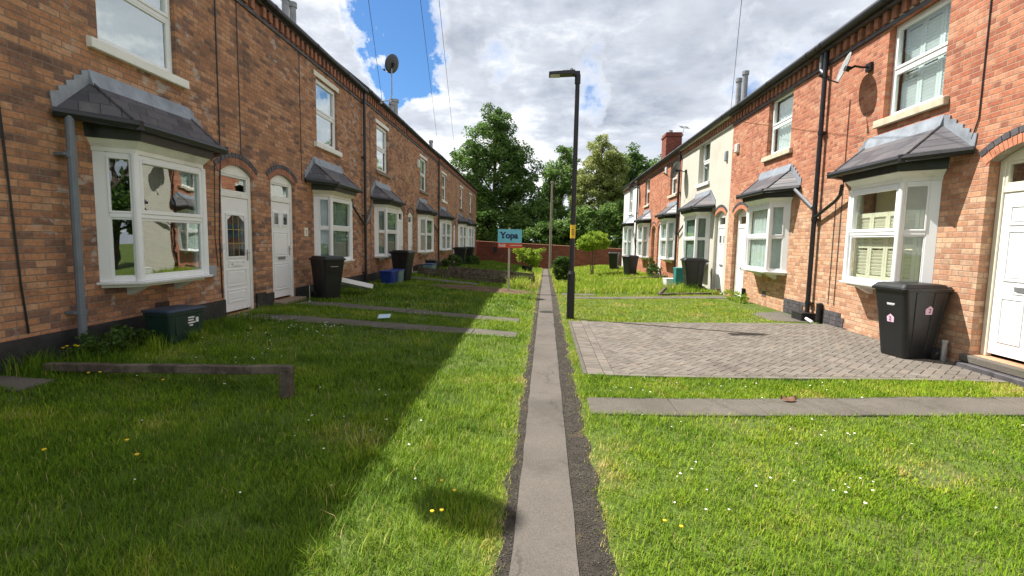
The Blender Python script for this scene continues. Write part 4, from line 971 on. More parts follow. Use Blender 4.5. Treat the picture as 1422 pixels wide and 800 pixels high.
# ------------------------------------------------------------------ satellite dishes, alarm boxes
def dish_mesh(mb, c, face, r):
    f = Vector(face).normalized(); a = f.cross(Vector((0, 0, 1))).normalized(); u = a.cross(f)
    rings = []
    for layer, off in ((0, 0), (1, .006)):
        for i in range(6):
            rr = r*i/5; dep = -.16*r*(1-(i/5)**2)
            ring = []
            for j in range(24):
                t = 2*math.pi*j/24; p = Vector(c)+a*rr*math.cos(t)*.92+u*rr*math.sin(t)+f*(dep-off); ring.append(mb.pt(tuple(p)))
            rings.append(ring)
    for L0 in (0, 6):
        for p, q in zip(rings[L0:L0+6], rings[L0+1:L0+6]):
            for j in range(24): mb.f.append([p[j], p[(j+1) % 24], q[(j+1) % 24], q[j]])
    for j in range(24): mb.f.append([rings[5][j], rings[5][(j+1) % 24], rings[11][(j+1) % 24], rings[11][j]])
    return f, a, u
def satellite(label, c, face, r, mount, mt, arm_mat='blackmetal', group='satellite dishes on the houses'):
    base = mount[0]; root = empty('satellite_dish', base, label, 'satellite dish', group); o = tuple(base)
    mb = MB(None, o); f, a, u = dish_mesh(mb, c, face, r); mb.build('reflector', mt, root, smooth=True)
    mb = MB(None, o); mb.tube(mount, .019, 8); 
    for p in (mount[0],): mb.box(p[0]-.03, p[0]+.03, p[1]-.07, p[1]+.07, p[2]-.07, p[2]+.07)
    mb.build('mount', M['galv'] if len(mount) > 3 else M['blackmetal'], root)
    back = Vector(c)-f*.2*r; mb = MB(None, o); mb.tube([tuple(back-f*.06), tuple(back+f*.03)], .05, 8); mb.tube([tuple(back-f*.05), tuple(Vector(mount[-1]))], .022, 6)
    mb.build('bracket', M['blackmetal'], root)
    tip = Vector(c)+f*r*1.15-u*r*.85; mb = MB(None, o); mb.tube([tuple(Vector(c)-u*r*.98-f*.03), tuple(tip)], .012, 6); mb.build('arm', M[arm_mat], root)
    mb = MB(None, o); mb.tube([tuple(tip-f*.05+u*.02), tuple(tip+f*.02+u*.02)], .03, 8); mb.build('receiver', M['blackplastic'], root)
    return root
M['dish'] = simple('grey_dish', (.07, .075, .085), .45, var=.1); M['paledish'] = simple('pale_dish', (0.288, 0.300, 0.300), .45, var=.1)
SUNH = (-.74, .60, .42)
e0 = TL(16.35, .18, 6.12)
satellite('dark satellite dish on a tall bent mast above the shaded terrace gutter', (e0[0]+.38, 16.35, 7.30), (-.80, .50, .35), .30,
          [e0, (e0[0]+.25, 16.35, 6.14), (e0[0]+.34, 16.35, 6.20), (e0[0]+.38, 16.35, 6.32), (e0[0]+.38, 16.33, 7.15)], M['dish'])
satellite('dish on the sunny wall beside the black downpipe, its round shadow on red brick', tuple(TR(9.62, .36, 4.86)), (-.90, .22, .30), .27, [TR(9.42, .02, 4.80), TR(9.42, .16, 4.80), TR(9.45, .25, 4.83)], M['paledish'])
satellite('grey dish at the far corner of the cream rendered house', tuple(TR(21.35, .42, 4.70)), SUNH, .36, [TR(21.2, .02, 4.62), TR(21.2, .14, 4.62), TR(21.2, .22, 4.66)], M['dish'])
satellite('small dark dish under the gutter where the white house begins', tuple(TR(32.1, .5, 5.2)), SUNH, .34, [TR(32.0, .02, 5.1), TR(32.0, .2, 5.1), TR(32.0, .28, 5.12)], M['dish'])
e1 = TL(5.5, .18, 6.0)
satellite('dish on a roof mast above the nearest shaded house', (e1[0]-.16, 5.28, 7.4), (-.45, .85, .42), .30, [e1, (e1[0]-.1, 5.45, 6.25), (e1[0]-.16, 5.35, 6.6), (e1[0]-.16, 5.35, 7.35)], M['dish'])
def alarm(label, T, s, z, mt=None, w_=.20, h_=.28):
    base = T(s, 0, z); root = empty('alarm_box', base, label, 'alarm box', 'alarm boxes on the house fronts'); mb = MB(T, base)
    mb.prism([(s-w_/2, .002, z-h_/2), (s+w_/2, .002, z-h_/2), (s+w_/2, .002, z+h_/2), (s-w_/2, .002, z+h_/2)], [(s-w_/2+.02, .08, z-h_/2+.03), (s+w_/2-.02, .08, z-h_/2+.03), (s+w_/2-.02, .08, z+h_/2-.02), (s-w_/2+.02, .08, z+h_/2-.02)])
    mb.build('cover', mt or M['alarm'], root, bevel=.012)
    mb = MB(T, base); [mb.box(s-w_*.3, s+w_*.3, .081, .084, z-h_*.22+i*.045, z-h_*.22+i*.045+.012) for i in range(4)]; mb.build('vent_slots', M['meter'], root)
alarm('white slotted alarm box on red brick next to the cream house', TR, 15.55, 4.52, None, .24, .28)
alarm('narrow grey and red alarm box on the cream rendered wall', TR, 16.45, 4.45, M['meter'], .16, .34)
alarm('white alarm box beside the far brick upstairs window under the chimney', TR, 24.75, 5.15, None, .30, .36)
alarm('white alarm box under the shaded terrace gutter near the fourth upstairs window', TL, 22.5, 5.05, None, .3, .38)

# ------------------------------------------------------------------ overhead wires
X_, U_ = xr, up
P0 = Vector((0, 0, CAM_Z))+ (xr*-.13+up*1.0)*6.5
def wire(label, a, b, sag, r=.006):
    base = b; root_pts = []
    for i in range(25):
        t = i/24; p = Vector(a).lerp(Vector(b), t); p.z -= sag*4*t*(1-t); root_pts.append(tuple(p-Vector(b)))
    mb = MB(None); mb.tube(root_pts, r, 5); o = mb.build('overhead_wire', M['blackplastic']); o.location = b; tag(o, label, 'wire', 'overhead wires to the houses'); return o
wire('thin overhead wire to the third shaded house by the dish mast', P0, TL(16.6, .15, 6.25), .12)
wire('overhead wire to the shaded gutter at the second downpipe', P0+Vector((.1, 0, 0)), TL(27.0, .1, 6.5), .2)
wire('overhead wire to the far end of the shaded terrace', P0+Vector((.2, 0, 0)), TL(33.5, .1, 6.6), .25)
wire('overhead wire to the sunny terrace above the cream house', Vector((0, 0, CAM_Z))+(xr*.036+up*1.0)*6.5+xr*.4, TR(16.1, .1, 5.6), .05)

# ------------------------------------------------------------------ bins and boxes
def rounded(cx_, cy_, hx, hy, r, z, n=4):
    P = []
    for qx, qy, a0 in ((1, 1, 0), (-1, 1, 90), (-1, -1, 180), (1, -1, 270)):
        for i in range(n+1):
            t = R_(a0+90*i/n); P.append((cx_+qx*(hx-r)+r*math.cos(t), cy_+qy*(hy-r)+r*math.sin(t), z))
    return P
def loft(mb, rings):
    I = [[mb.pt(p) for p in r] for r in rings]; n = len(I[0])
    for a, b in zip(I, I[1:]):
        for j in range(n): mb.f.append([a[j], a[(j+1) % n], b[(j+1) % n], b[j]])
    mb.f.append(I[0][::-1]); mb.f.append(I[-1])
def wheelie(label, x, y, rot, sc=1.0, z=None, group='black wheelie bins'):
    """front of the bin faces local -y; the handle and wheels are at +y"""
    root = empty('wheelie_bin', (x, y, (G(x, y) if z is None else z)), label, 'wheelie bin', group); root.rotation_euler = (0, 0, rot); root.scale = (sc,)*3
    mb = MB(); loft(mb, [rounded(0, .03, .215, .225, .05, .03), rounded(0, .03, .225, .235, .06, .10), rounded(0, .025, .255, .29, .06, .62), rounded(0, .02, .280, .345, .06, .985)])
    for sx1 in (-1, 1):
        for yo in (-.12, .08, .2): mb.hexa([(sx1*.222, yo, .12), (sx1*.234, yo, .12), (sx1*.234, yo+.03, .12), (sx1*.222, yo+.03, .12), (sx1*.272, yo*1.35, .96), (sx1*.286, yo*1.35, .96), (sx1*.286, yo*1.35+.035, .96), (sx1*.272, yo*1.35+.035, .96)])
    mb.hexa([(-.13, -.205, .14), (.13, -.205, .14), (.13, -.19, .14), (-.13, -.19, .14), (-.15, -.255, .60), (.15, -.255, .60), (.15, -.24, .60), (-.15, -.24, .60)])
    mb.build('body', M['binblack'], root, bevel=.008)
    mb = MB(); loft(mb, [rounded(0, .02, .305, .372, .06, .975), rounded(0, .02, .308, .375, .06, 1.01), rounded(0, .02, .295, .36, .06, 1.02)])
    loft(mb, [rounded(0, .0, .285, .345, .05, 1.02), rounded(0, .0, .26, .30, .05, 1.068), rounded(0, .0, .22, .25, .05, 1.078)])
    mb.tube([(-.22, .405, 1.02), (.22, .405, 1.02)], .02, 8); 
    for sx1 in (-.2, 0, .2): mb.box(sx1-.015, sx1+.015, .36, .42, .985, 1.04)
    mb.build('lid', M['binblack'], root, bevel=.006)
    mb = MB(); mb.tube([(-.20, .37, .95), (-.20, .44, .98), (.20, .44, .98), (.20, .37, .95)], .016, 8); mb.build('handle', M['binblack'], root)
    for sx1 in (-1, 1):
        mb = MB(); mb.lathe((sx1*.245, .255, .10), [(.06, -.028), (.098, -.026), (.10, 0), (.098, .026), (.06, .028)], 18, 'x'); wh = mb.build('wheel', M['blackplastic'], root)
        mb = MB(); mb.lathe((sx1*.275, .255, .10), [(.05, -.002), (.03, .008)], 12, 'x'); mb.build('hub', M['binblack'], wh)
    mb = MB(); mb.tube([(-.24, .255, .10), (.24, .255, .10)], .012, 6); mb.build('axle', M['galv'], root)
    return root
b1 = wheelie('black wheelie bin with pink house-shaped number 2 stickers by the sunny bay', 5.17, 7.33, R_(-82), 1.0)
mb = MB(); mb.prism([(-.05, -.252, .52), (.06, -.252, .52), (.065, -.258, .59), (.005, -.262, .635), (-.055, -.258, .59)], [(-.05, -.259, .52), (.06, -.259, .52), (.065, -.265, .59), (.005, -.269, .635), (-.055, -.265, .59)])
st1 = mb.build('sticker', M['pink'], b1)
lettering('digit', '2', .085, face_matrix((-.018, -.2685, .545), (1, 0, 0), (0, -.09, 1)), M['ink'], st1, ext=.001)
mb = MB(); mb.prism([(-.075, -.2855, .80), (-.05, -.2855, .80), (-.0625, -.283, .775)], [(-.075, -.292, .80), (-.05, -.292, .80), (-.0625, -.289, .775)])
for i in range(7): mb.box(-.042+i*.019, -.028+i*.019, -.2935, -.284, .772, .805 if i % 3 else .81)
mb.box(-.04, .07, -.2915, -.283, .762, .766)
mb.build('print', M['white'], b1)
mb = MB(); mb.prism([(.2565, .01, .66), (.2565, .12, .66), (.262, .125, .735), (.266, .065, .78), (.262, .005, .735)], [(.2655, .01, .66), (.2655, .12, .66), (.271, .125, .735), (.275, .065, .78), (.271, .005, .735)])
st2 = mb.build('sticker', M['pink'], b1)
lettering('digit', '2', .085, face_matrix((.2685, .045, .685), (0, 1, 0), (.075, 0, 1)), M['ink'], st2, ext=.001)
wheelie('black wheelie bin in front of the second shaded bay, pale label on its front', -4.92, 10.88, R_(55), .92)
b2 = [o for o in C.objects if o.name.startswith('wheelie_bin')][-1]
mb = MB(); mb.box(-.10, .10, -.300, -.285, .82, .87); mb.build('label', M['galv'], b2)
wheelie('black wheelie bin by the third shaded door, beside blue crates', -4.85, 16.6, R_(80), .98)
wheelie('left of two black bins far along the shaded terrace', -5.35, 31.0, R_(90), 1.12, None, 'black wheelie bins')
wheelie('right of two black bins far along the shaded terrace', -5.2, 33.2, R_(90), 1.15, None, 'black wheelie bins')
wheelie('dark bin outside the cream house beside a teal caddy', 5.05, 17.3, R_(-92), 1.05)
wheelie('bin leaning by the white end house bay', 4.35, 25.8, R_(-60), 1.0)
wheelie('farthest bin standing against the end garden wall on the right', 4.45, 32.5, R_(-20), 1.08)

def crate(name, label, x, y, rot, w_, d_, h_, body, lid, group, z=None, lidh=.03, cat='recycling box'):
    root = empty(name, (x, y, G(x, y) if z is None else z), label, cat, group); root.rotation_euler = (0, 0, rot)
    mb = MB(); loft(mb, [rounded(0, 0, w_/2*.84, d_/2*.84, .04, 0), rounded(0, 0, w_/2*.96, d_/2*.96, .04, h_*.9), rounded(0, 0, w_/2, d_/2, .045, h_*.9+.001), rounded(0, 0, w_/2, d_/2, .045, h_)])
    for s_ in (-1, 1): mb.box(s_*w_*.30-.015, s_*w_*.30+.015, -d_*.485, -d_*.42, h_*.25, h_*.88)
    mb.build('body', body, root, bevel=.006)
    if lid:
        mb = MB(); loft(mb, [rounded(0, 0, w_/2+.015, d_/2+.015, .05, h_+.001), rounded(0, 0, w_/2+.015, d_/2+.015, .05, h_+lidh), rounded(0, 0, w_/2-.03, d_/2-.03, .05, h_+lidh+.012)])
        mb.build('lid', lid, root, bevel=.005)
    return root
cg = 'recycling boxes outside the houses'
c1 = crate('recycling_box', 'dark green recycling box with navy lid under the nearest shaded bay', -4.93, 6.22, R_(84), .60, .42, .40, M['bingreen'], simple('navy_lid', (.03, .05, .085), .4), cg)
mb = MB(); 
for i in range(4): mb.box(-.02+i*.0, .10-i*.02, .0, .0, 0, 0) if 0 else None
for i, (u0, u1) in enumerate(((.0, .10), (.0, .085), (.0, .11), (.02, .07))): mb.box(u0, u1, -.206, -.190, .30-i*.035, .318-i*.035)
mb.box(.125, .165, -.206, -.190, .235, .30)
mb.build('print', M['white'], c1); 
crate('recycling_box', 'bright blue crate by the third shaded bay', -4.95, 15.35, R_(85), .55, .42, .38, M['binblue'], M['binblue'], cg)
crate('recycling_box', 'grey-green crate tucked behind the bright blue crate', -4.86, 15.85, R_(88), .50, .40, .40, M['bingrey'], M['binblue'], cg)
crate('recycling_box', 'grey-green box with blue lid in front of the fourth shaded bay', -5.05, 21.3, R_(85), .62, .45, .42, M['bingrey'], M['binblue'], cg)
crate('recycling_box', 'black box beside the grey-green blue-lidded box', -5.2, 22.5, R_(85), .70, .5, .55, M['binblack'], M['binblack'], cg)
crate('food_caddy', 'small teal caddy beside the bin at the cream house', 4.85, 18.25, R_(-80), .26, .34, .72, M['caddy'], M['caddy'], cg, cat='caddy')
crate('recycling_box', 'small pale box on the grass beside the teal caddy', 4.62, 18.7, R_(-80), .42, .38, .34, M['alarm'], None, cg)
# discarded white frame leaning on a bin
root = empty('discarded_window_frame', (-4.80, 11.85, G(-4.8, 11.85)), 'discarded white window frame lying tilted beside the black bin', 'window frame')
mb = MB(); rect_frame(mb, -.48, .48, -.26, .26, 0, .11, .09)
mb.v = [(x, z_, y) for x, y, z_ in mb.v]
mb.build('frame', M['upvc'], root, bevel=.006)
mb = MB(); mb.poly([(-.40, -.18, .06), (.40, -.18, .06), (.40, .18, .06), (-.40, .18, .06)]); mb.build('pane', simple('dusty_pane', (.12, .14, .17), .3), root)
root.rotation_euler = (R_(-8), R_(14), R_(42)); root.location.z += .24
# door-stop peg / boot scraper by step
mb = MB(); mb.lathe((0, 0, 0), [(.045, 0), (.02, .02), (.008, .03), (.008, .34), (.015, .36)], 10)
pg = mb.build('garden_stake', M['galv']); pg.location = (-5.1, 10.35, G(-5.1, 10.35)); tag(pg, 'thin metal stake standing by the second shaded doorstep', 'stake')

# ------------------------------------------------------------------ manhole, litter
mb = MB(); mb.lathe((0, 0, 0), [(.165, -.02), (.165, .004), (.15, .006)], 28); mh = mb.build('manhole_cover', simple('dark_iron', (.016, .015, .014), .7, metal=.2, bump=.4))
mh.location = (.05, 11.4, G(.05, 11.4)+.013); tag(mh, 'small round dark cover set in the path near the lamp', 'manhole cover')
mb = MB(); mb.hexa([(-.11, -.07, .0), (.11, -.07, .01), (.12, .07, .06), (-.10, .08, .05), (-.11, -.07, .003), (.11, -.07, .013), (.12, .07, .063), (-.10, .08, .053)])
li_ = mb.build('paper_scrap', M['greenboard']); li_.location = (-2.95, 8.85, G(-2.95, 8.85)+.05); li_.rotation_euler = (0, 0, .2); tag(li_, 'pale blue scrap of paper on the shaded lawn by the flag path', 'litter')
mb = MB()
for i in range(9):
    a = i/8*2-1; mb.pt((a*.05, .02*(1-a*a), .012+.02*abs(a))); mb.pt((a*.05, -.03*(1-a*a)-.002, .004))
for i in range(8): mb.f.append([2*i, 2*i+1, 2*i+3, 2*i+2])
lf = mb.build('dead_leaf', simple('brown_leaf', (.16, .075, .04), .7)); lf.location = (2.55, 5.17, G(2.5, 5.2)+.03); lf.scale = (1.6, 1.6, 1.6); tag(lf, 'curled brown leaf beside the right-hand flag path', 'leaf')

# ------------------------------------------------------------------ low timber rails
def timber(name, label, pts, w_, h_, cat, posts=(), mt=None, group=None, tops=None):
    base = pts[0]; zb_ = G(*base); root = empty(name, (base[0], base[1], zb_), label, cat, group); o = (base[0], base[1], zb_)
    for (xa, ya, za), (xb, yb, zb2) in zip(tops, tops[1:]):
        d = Vector((xb-xa, yb-ya, zb2-za)).normalized(); s_ = Vector((-d.y, d.x, 0)).normalized()*w_/2; K = 10; mb = MB(None, o); rings = []
        for i in range(K+1):
            c = Vector((xa, ya, za)).lerp(Vector((xb, yb, zb2)), i/K)+Vector((0, 0, random.uniform(-.006, .006)))
            jw = 1+random.uniform(-.06, .06)
            rings.append([tuple(c-s_*jw-Vector((0, 0, h_))), tuple(c+s_*jw-Vector((0, 0, h_))), tuple(c+s_*jw), tuple(c-s_*jw)])
        loft(mb, rings); mb.build('rail', mt or M['wood'], root, bevel=.006)
    for (x, y, zt, s_) in posts:
        mb = MB(None, o); mb.hexa([(x-s_, y-s_, G(x, y)-.15), (x+s_, y-s_, G(x, y)-.15), (x+s_, y+s_, G(x, y)-.15), (x-s_, y+s_, G(x, y)-.15), (x-s_*.95, y-s_, zt), (x+s_, y-s_, zt), (x+s_, y+s_*.9, zt-.01), (x-s_, y+s_, zt)]); mb.build('post', mt or M['wood'], root, bevel=.006)
    return root
timber('timber_rail', 'low weathered timber rail on a short post in the near shaded lawn', [(-4.9, 4.55)], .08, .078, 'rail', [(-2.42, 4.42, .41, .05)], tops=[(-5.0, 4.55, .335), (-2.36, 4.42, .435)])
timber('timber_edging', 'long low timber sleeper edging by the cream house door', [(3.55, 15.55)], .10, .13, 'edging', [(5.55, 16.2, .24, .06)], tops=[(3.55, 15.5, .10), (5.55, 16.1, .12)])
timber('timber_stub', 'short broken timber post leaning at the end of the sleeper edging', [(3.6, 15.6)], .10, .09, 'timber', tops=[(3.57, 15.68, .08), (3.82, 15.78, .30)])
timber('timber_edging', 'thin timber edging across the tall grass near the red brick houses', [(4.0, 22.2)], .08, .10, 'edging', tops=[(3.1, 21.6, .10), (5.5, 22.6, .22)])
def plank_fence(label, xa, ya, xb, yb, h0, h1, group):
    o = (xa, ya, G(xa, ya)); root = empty('low_fence', o, label, 'fence', group); n = 4
    for r_ in range(2):
        mb = MB(None, o)
        for i in range(n):
            t0, t1 = i/n+.004, (i+1)/n-.004; hh = h0+(h1-h0)*(t0+t1)/2
            za, zb_ = [G(xa+(xb-xa)*t, ya+(yb-ya)*t) for t in (t0, t1)]
            z0, z1 = hh*(.06+.47*r_), hh*(.06+.47*r_+.43); j = random.uniform(-.012, .012)
            X0, Y0, X1, Y1 = xa+(xb-xa)*t0, ya+(yb-ya)*t0, xa+(xb-xa)*t1, ya+(yb-ya)*t1
            mb.hexa([(X0, Y0-.012, za+z0+j), (X1, Y1-.012, zb_+z0), (X1, Y1+.012, zb_+z0), (X0, Y0+.012, za+z0+j), (X0, Y0-.012, za+z1+j), (X1, Y1-.012, zb_+z1), (X1, Y1+.012, zb_+z1), (X0, Y0+.012, za+z1+j)])
        mb.build('plank', M['wood'], root, bevel=.004)
    for i in range(n+1):
        t = i/n; x, y = xa+(xb-xa)*t, ya+(yb-ya)*t; mb = MB(None, o); hh = h0+(h1-h0)*t+.04; mb.box(x-.035, x+.035, y+.015, y+.08, G(x, y)-.15, G(x, y)+hh); mb.build('post', M['wood'], root, bevel=.004)
plank_fence('front low plank fence behind the soil patch on the left', -5.1, 19.6, -.42, 18.7, .36, .40, 'low plank fences')
plank_fence('rear low plank fence, farther from the soil patch', -4.2, 21.4, -.5, 21.0, .42, .46, 'low plank fences')

# ------------------------------------------------------------------ foliage
def leaf_cloud(name, centres, radii, per, size, mt, parent=None, org=(0, 0, 0), flat=.0, seed=0):
    """leaf-sized quads scattered round clump centres; tint per leaf"""
    r = np.random.default_rng(seed); n = len(centres)
    cnt = np.maximum(1, (per*r.uniform(.6, 1.4, n))).astype(int); ci = np.repeat(np.arange(n), cnt); N = len(ci)
    d = r.normal(size=(N, 3)); d /= np.linalg.norm(d, axis=1)[:, None]; rad = r.uniform(.25, 1.0, N)**.6
    p = centres[ci]+d*(radii[ci]*rad)[:, None]*np.array([1, 1, .8])
    a = r.normal(size=(N, 3)); a[:, 2] *= .55; a += d*.3; a /= np.linalg.norm(a, axis=1)[:, None]
    b = np.cross(a, r.normal(size=(N, 3))); b /= np.linalg.norm(b, axis=1)[:, None]
    s = size*r.uniform(.6, 1.35, N)[:, None]
    V = np.stack([p-a*s*.55, p+b*s*.32, p+a*s*.6, p-b*s*.32], 1).reshape(-1, 3)-np.array(org)
    base = r.uniform(.15, .75, n); t = np.clip(base[ci]+r.normal(0, .14, N), 0, 1); col = np.repeat(t, 4)
    o = np_mesh(name, V, np.arange(N*4), np.arange(N)*4, mt, col)
    if parent: o.parent = parent
    return o
def crown_points(r, ells, n, shell=.55):
    """clump centres inside a union of ellipsoids, denser towards the outside"""
    out = []; vol = np.array([e[3]*e[4]*e[5] for e in ells])**.7; vol /= vol.sum()
    for e, k_ in zip(ells, (vol*n).astype(int)+1):
        d = r.normal(size=(k_, 3)); d /= np.linalg.norm(d, axis=1)[:, None]; rr = r.uniform(shell**3, 1, k_)**(1/3)
        out.append(np.array(e[:3])+d*rr[:, None]*np.array(e[3:6]))
    return np.concatenate(out)
def tree(label, x, y, ells, n, per, clump, size, mt, trunk_h, tr, seed, name='tree', group=None):
    zg = G(x, y); org = (x, y, zg); r = np.random.default_rng(seed); root = empty(name, org, label, 'tree', group)
    ells = [(x+e[0], y+e[1], zg+e[2], *e[3:]) for e in ells]
    c = crown_points(r, ells, n); leaf_cloud('crown', c, clump*r.uniform(.6, 1.4, len(c)), per, size, mt, root, org, seed=seed+1)
    mb = MB(None, org); lean = r.uniform(-.3, .3, 2); topz = trunk_h
    mb.tube([(x, y, zg-.3), (x+lean[0]*.3, y, zg+topz*.35), (x+lean[0], y+lean[1], zg+topz)], [tr, tr*.75, tr*.25], 8)
    for i in range(16):
        t = r.uniform(.2, .95); s_ = np.array([x+lean[0]*t, y+lean[1]*t, zg+topz*t]); e = c[r.integers(len(c))]
        if e[2] < s_[2]: e = e.copy(); e[2] = s_[2]+.5
        mid = (s_+e)/2+np.array([0, 0, .3]); mb.tube([tuple(s_), tuple(mid), tuple(e)], [tr*.32, tr*.2, tr*.06], 5)
    mb.build('trunk', M['bark'], root); return root
tg = 'trees beyond the end wall'
# big dark tree on the left
tree('tallest tree, dark green and broad, behind the left end of the garden wall', -5.6, 53, [(0, 0, 8.5, 3.4, 3.0, 3.8), (-.7, 0, 12.2, 2.4, 2.2, 2.6), (.1, 0, 14.4, 1.7, 1.5, 1.7), (-2.6, 0, 10.2, 2.2, 2, 2.2), (2.4, 0, 8.6, 2.6, 2, 2.6), (2.9, 0, 6.0, 2.4, 2.2, 2.4), (-2.4, 0, 6, 2.6, 2.2, 2.6), (1.6, 0, 11.3, 1.9, 1.7, 1.9), (.5, 0, 4, 3.2, 2.4, 2.4)], 470, 130, .68, .22, M['leaf_dark'], 14.5, .32, 31, group=tg)
tree('slim pointed green tree between the pole and the street lamp', 1.7, 55, [(0, 0, 6, 2.7, 2.2, 4), (0, 0, 9.2, 2.0, 1.7, 2.6), (.2, 0, 11.3, 1.0, .9, 1.5), (-1.6, 0, 6.5, 1.6, 1.5, 1.8)], 230, 115, .56, .21, M['leaf_mid'], 11, .2, 41, group=tg)
tree('pale yellow-green airy tree just right of the street lamp', 5.4, 50, [(0, 0, 7.0, 2.2, 1.6, 3.6), (.0, 0, 10.3, 1.7, 1.5, 2.1), (-1.2, 0, 6.2, 1.8, 1.5, 3.4), (1.2, 0, 8.9, 1.4, 1.3, 2.2)], 300, 100, .52, .20, M['leaf_pale'], 11.5, .2, 51, group=tg)
tree('dark spreading tree with a ragged top behind the white end house', 9.9, 52, [(-.2, 0, 6.5, 3.0, 2.4, 3.6), (1.7, 0, 8.8, 2.3, 2.0, 1.9), (-1.2, 0, 9.2, 1.3, 1.2, 2.0), (-1.3, 0, 10.6, .55, .5, 1.2), (3.6, 0, 8.2, 1.6, 1.5, 1.5), (-2.6, 0, 5.5, 1.8, 1.6, 2.4)], 320, 120, .60, .22, M['leaf_dark'], 9.5, .25, 61, group=tg)
tree('low bushy tree between the tall dark tree and the pole', -1.2, 51, [(0, 0, 3.2, 2.2, 1.6, 2.4), (.9, 0, 5.2, 1.3, 1.1, 1.3), (-1.4, 0, 4.6, 1.3, 1.2, 1.6)], 140, 85, .55, .24, M['leaf_mid'], 5, .14, 71, group=tg)
tree('dark understorey bush behind the wall left of the path', -4.8, 49.6, [(0, 0, 2.6, 3.2, 1.2, 1.8), (-1.6, 0, 3.6, 1.8, 1.1, 1.6)], 150, 85, .55, .24, M['leaf_dark'], 3.4, .12, 81, group=tg)
tree('dark understorey bush behind the wall at the pole', .6, 47.6, [(0, 0, 2.6, 2.6, 1.2, 1.8), (1.6, 0, 3.4, 1.6, 1.1, 1.5)], 140, 85, .5, .23, M['leaf_dark'], 3.4, .12, 91, group=tg)
tree('green understorey bush behind the wall right of the street lamp', 4.9, 46.8, [(0, 0, 2.8, 2.6, 1.2, 2.2), (-1.4, 0, 4.0, 1.3, 1.0, 1.4), (1.3, 0, 4.2, 1.3, 1.1, 1.4)], 150, 85, .5, .22, M['leaf_mid'], 3.8, .12, 101, group=tg)
tree('dark bush behind the wall beside the white end house', 8.2, 46.0, [(0, 0, 3.0, 2.4, 1.3, 2.4), (-.8, 0, 4.8, 1.5, 1.1, 1.4)], 140, 85, .5, .23, M['leaf_dark'], 4, .12, 111, group=tg)
tree('dark bush behind the far left corner of the wall', -8.6, 51.0, [(0, 0, 3.2, 2.6, 1.6, 2.6), (.8, 0, 5.4, 1.6, 1.4, 1.8)], 120, 85, .55, .25, M['leaf_dark'], 4, .14, 121, group=tg)
tree('leafy tree behind the viewpoint, mirrored in the side pane of the nearest shaded bay', 5.0, -13.0, [(0, 0, 4.5, 3.2, 2.2, 3.4), (2.6, 0, 3.4, 2.2, 1.6, 2.6), (-2.8, 0, 3.2, 2.2, 1.6, 2.6)], 170, 70, .6, .26, M['leaf_dark'], 6, .2, 211)
# small garden plants
def plant(name, label, x, y, ells, n, per, clump, size, mt, stems, seed, cat='shrub', group=None):
    zg = G(x, y); org = (x, y, zg); r = np.random.default_rng(seed); root = empty(name, org, label, cat, group)
    ells = [(x+e[0], y+e[1], zg+e[2], *e[3:]) for e in ells]; c = crown_points(r, ells, n, .7)
    leaf_cloud('foliage', c, clump*r.uniform(.7, 1.3, len(c)), per, size, mt, root, org, seed=seed+1)
    mb = MB(None, org)
    for (dx, dy, h, rr) in stems: mb.tube([(x+dx*.2, y+dy*.2, zg-.05), (x+dx*.5, y+dy*.5, zg+h*.55), (x+dx, y+dy, zg+h)], [rr, rr*.8, rr*.5], 6)
    mb.build('stem', M['bark'], root); return root
plant('clipped_shrub', 'dense dark clipped shrub at the right edge of the path', .82, 23.2, [(0, 0, .62, .44, .42, .60), (.05, 0, .5, .46, .42, .5), (0, 0, .85, .40, .38, .36)], 150, 60, .12, .06, M['leaf_hedge'], [(0, 0, .8, .05), (.15, .1, .7, .03)], 131)
plant('standard_shrub', 'small lime-green tree clipped to a dome on a thin trunk', 2.60, 27.6, [(0, 0, 1.90, .92, .8, .40), (.1, 0, 2.14, .70, .6, .28), (-.35, 0, 1.75, .5, .45, .32), (.42, 0, 1.8, .42, .4, .3)], 170, 55, .17, .085, M['leaf_lime'], [(0, 0, 1.8, .045), (.25, .1, 1.75, .025), (-.25, 0, 1.7, .025)], 141, 'tree')
plant('potted_shrub', 'loose yellow-green shrub growing from a black tub by the path', -1.15, 29.2, [(.0, 0, 1.15, .60, .5, .42), (.45, 0, 1.05, .45, .4, .40), (-.4, 0, 1.45, .35, .3, .22), (.85, 0, 1.35, .22, .2, .15), (.5, 0, .6, .3, .3, .3)], 75, 38, .18, .10, M['leaf_lime'], [(0, 0, 1.2, .02), (.4, .1, 1.2, .018), (-.35, 0, 1.4, .018), (.8, 0, 1.3, .014)], 151)
mb = MB(); mb.lathe((0, 0, 0), [(.27, 0), (.33, .45), (.36, .45), (.36, .50), (.32, .50), (.30, .42)], 16); tb = mb.build('plant_tub', M['binblack']); tb.location = (-1.05, 29.0, G(-1.1, 29)+.02); tag(tb, 'black plastic tub holding the yellow-green shrub', 'plant pot')
plant('wall_weed', 'leafy weeds at the foot of the far shaded bay', -5.25, 27.6, [(0, 0, .35, .5, .9, .4)], 60, 40, .16, .08, M['leaf_hedge'], [(0, 0, .5, .01)], 161, 'weed', 'weeds along the house fronts')
plant('wall_weed', 'green weeds spreading below the bins far along the shaded terrace', -5.0, 33.0, [(0, 0, .3, .5, 1.2, .35)], 60, 40, .16, .08, M['leaf_hedge'], [(0, 0, .4, .01)], 171, 'weed', 'weeds along the house fronts')
plant('wall_weed', 'straggly weeds under the far red brick bay', 5.3, 24.5, [(0, 0, .3, .3, .8, .35), (0, .9, .55, .2, .3, .4)], 50, 36, .13, .07, M['leaf_hedge'], [(0, 0, .5, .01)], 181, 'weed', 'weeds along the house fronts')
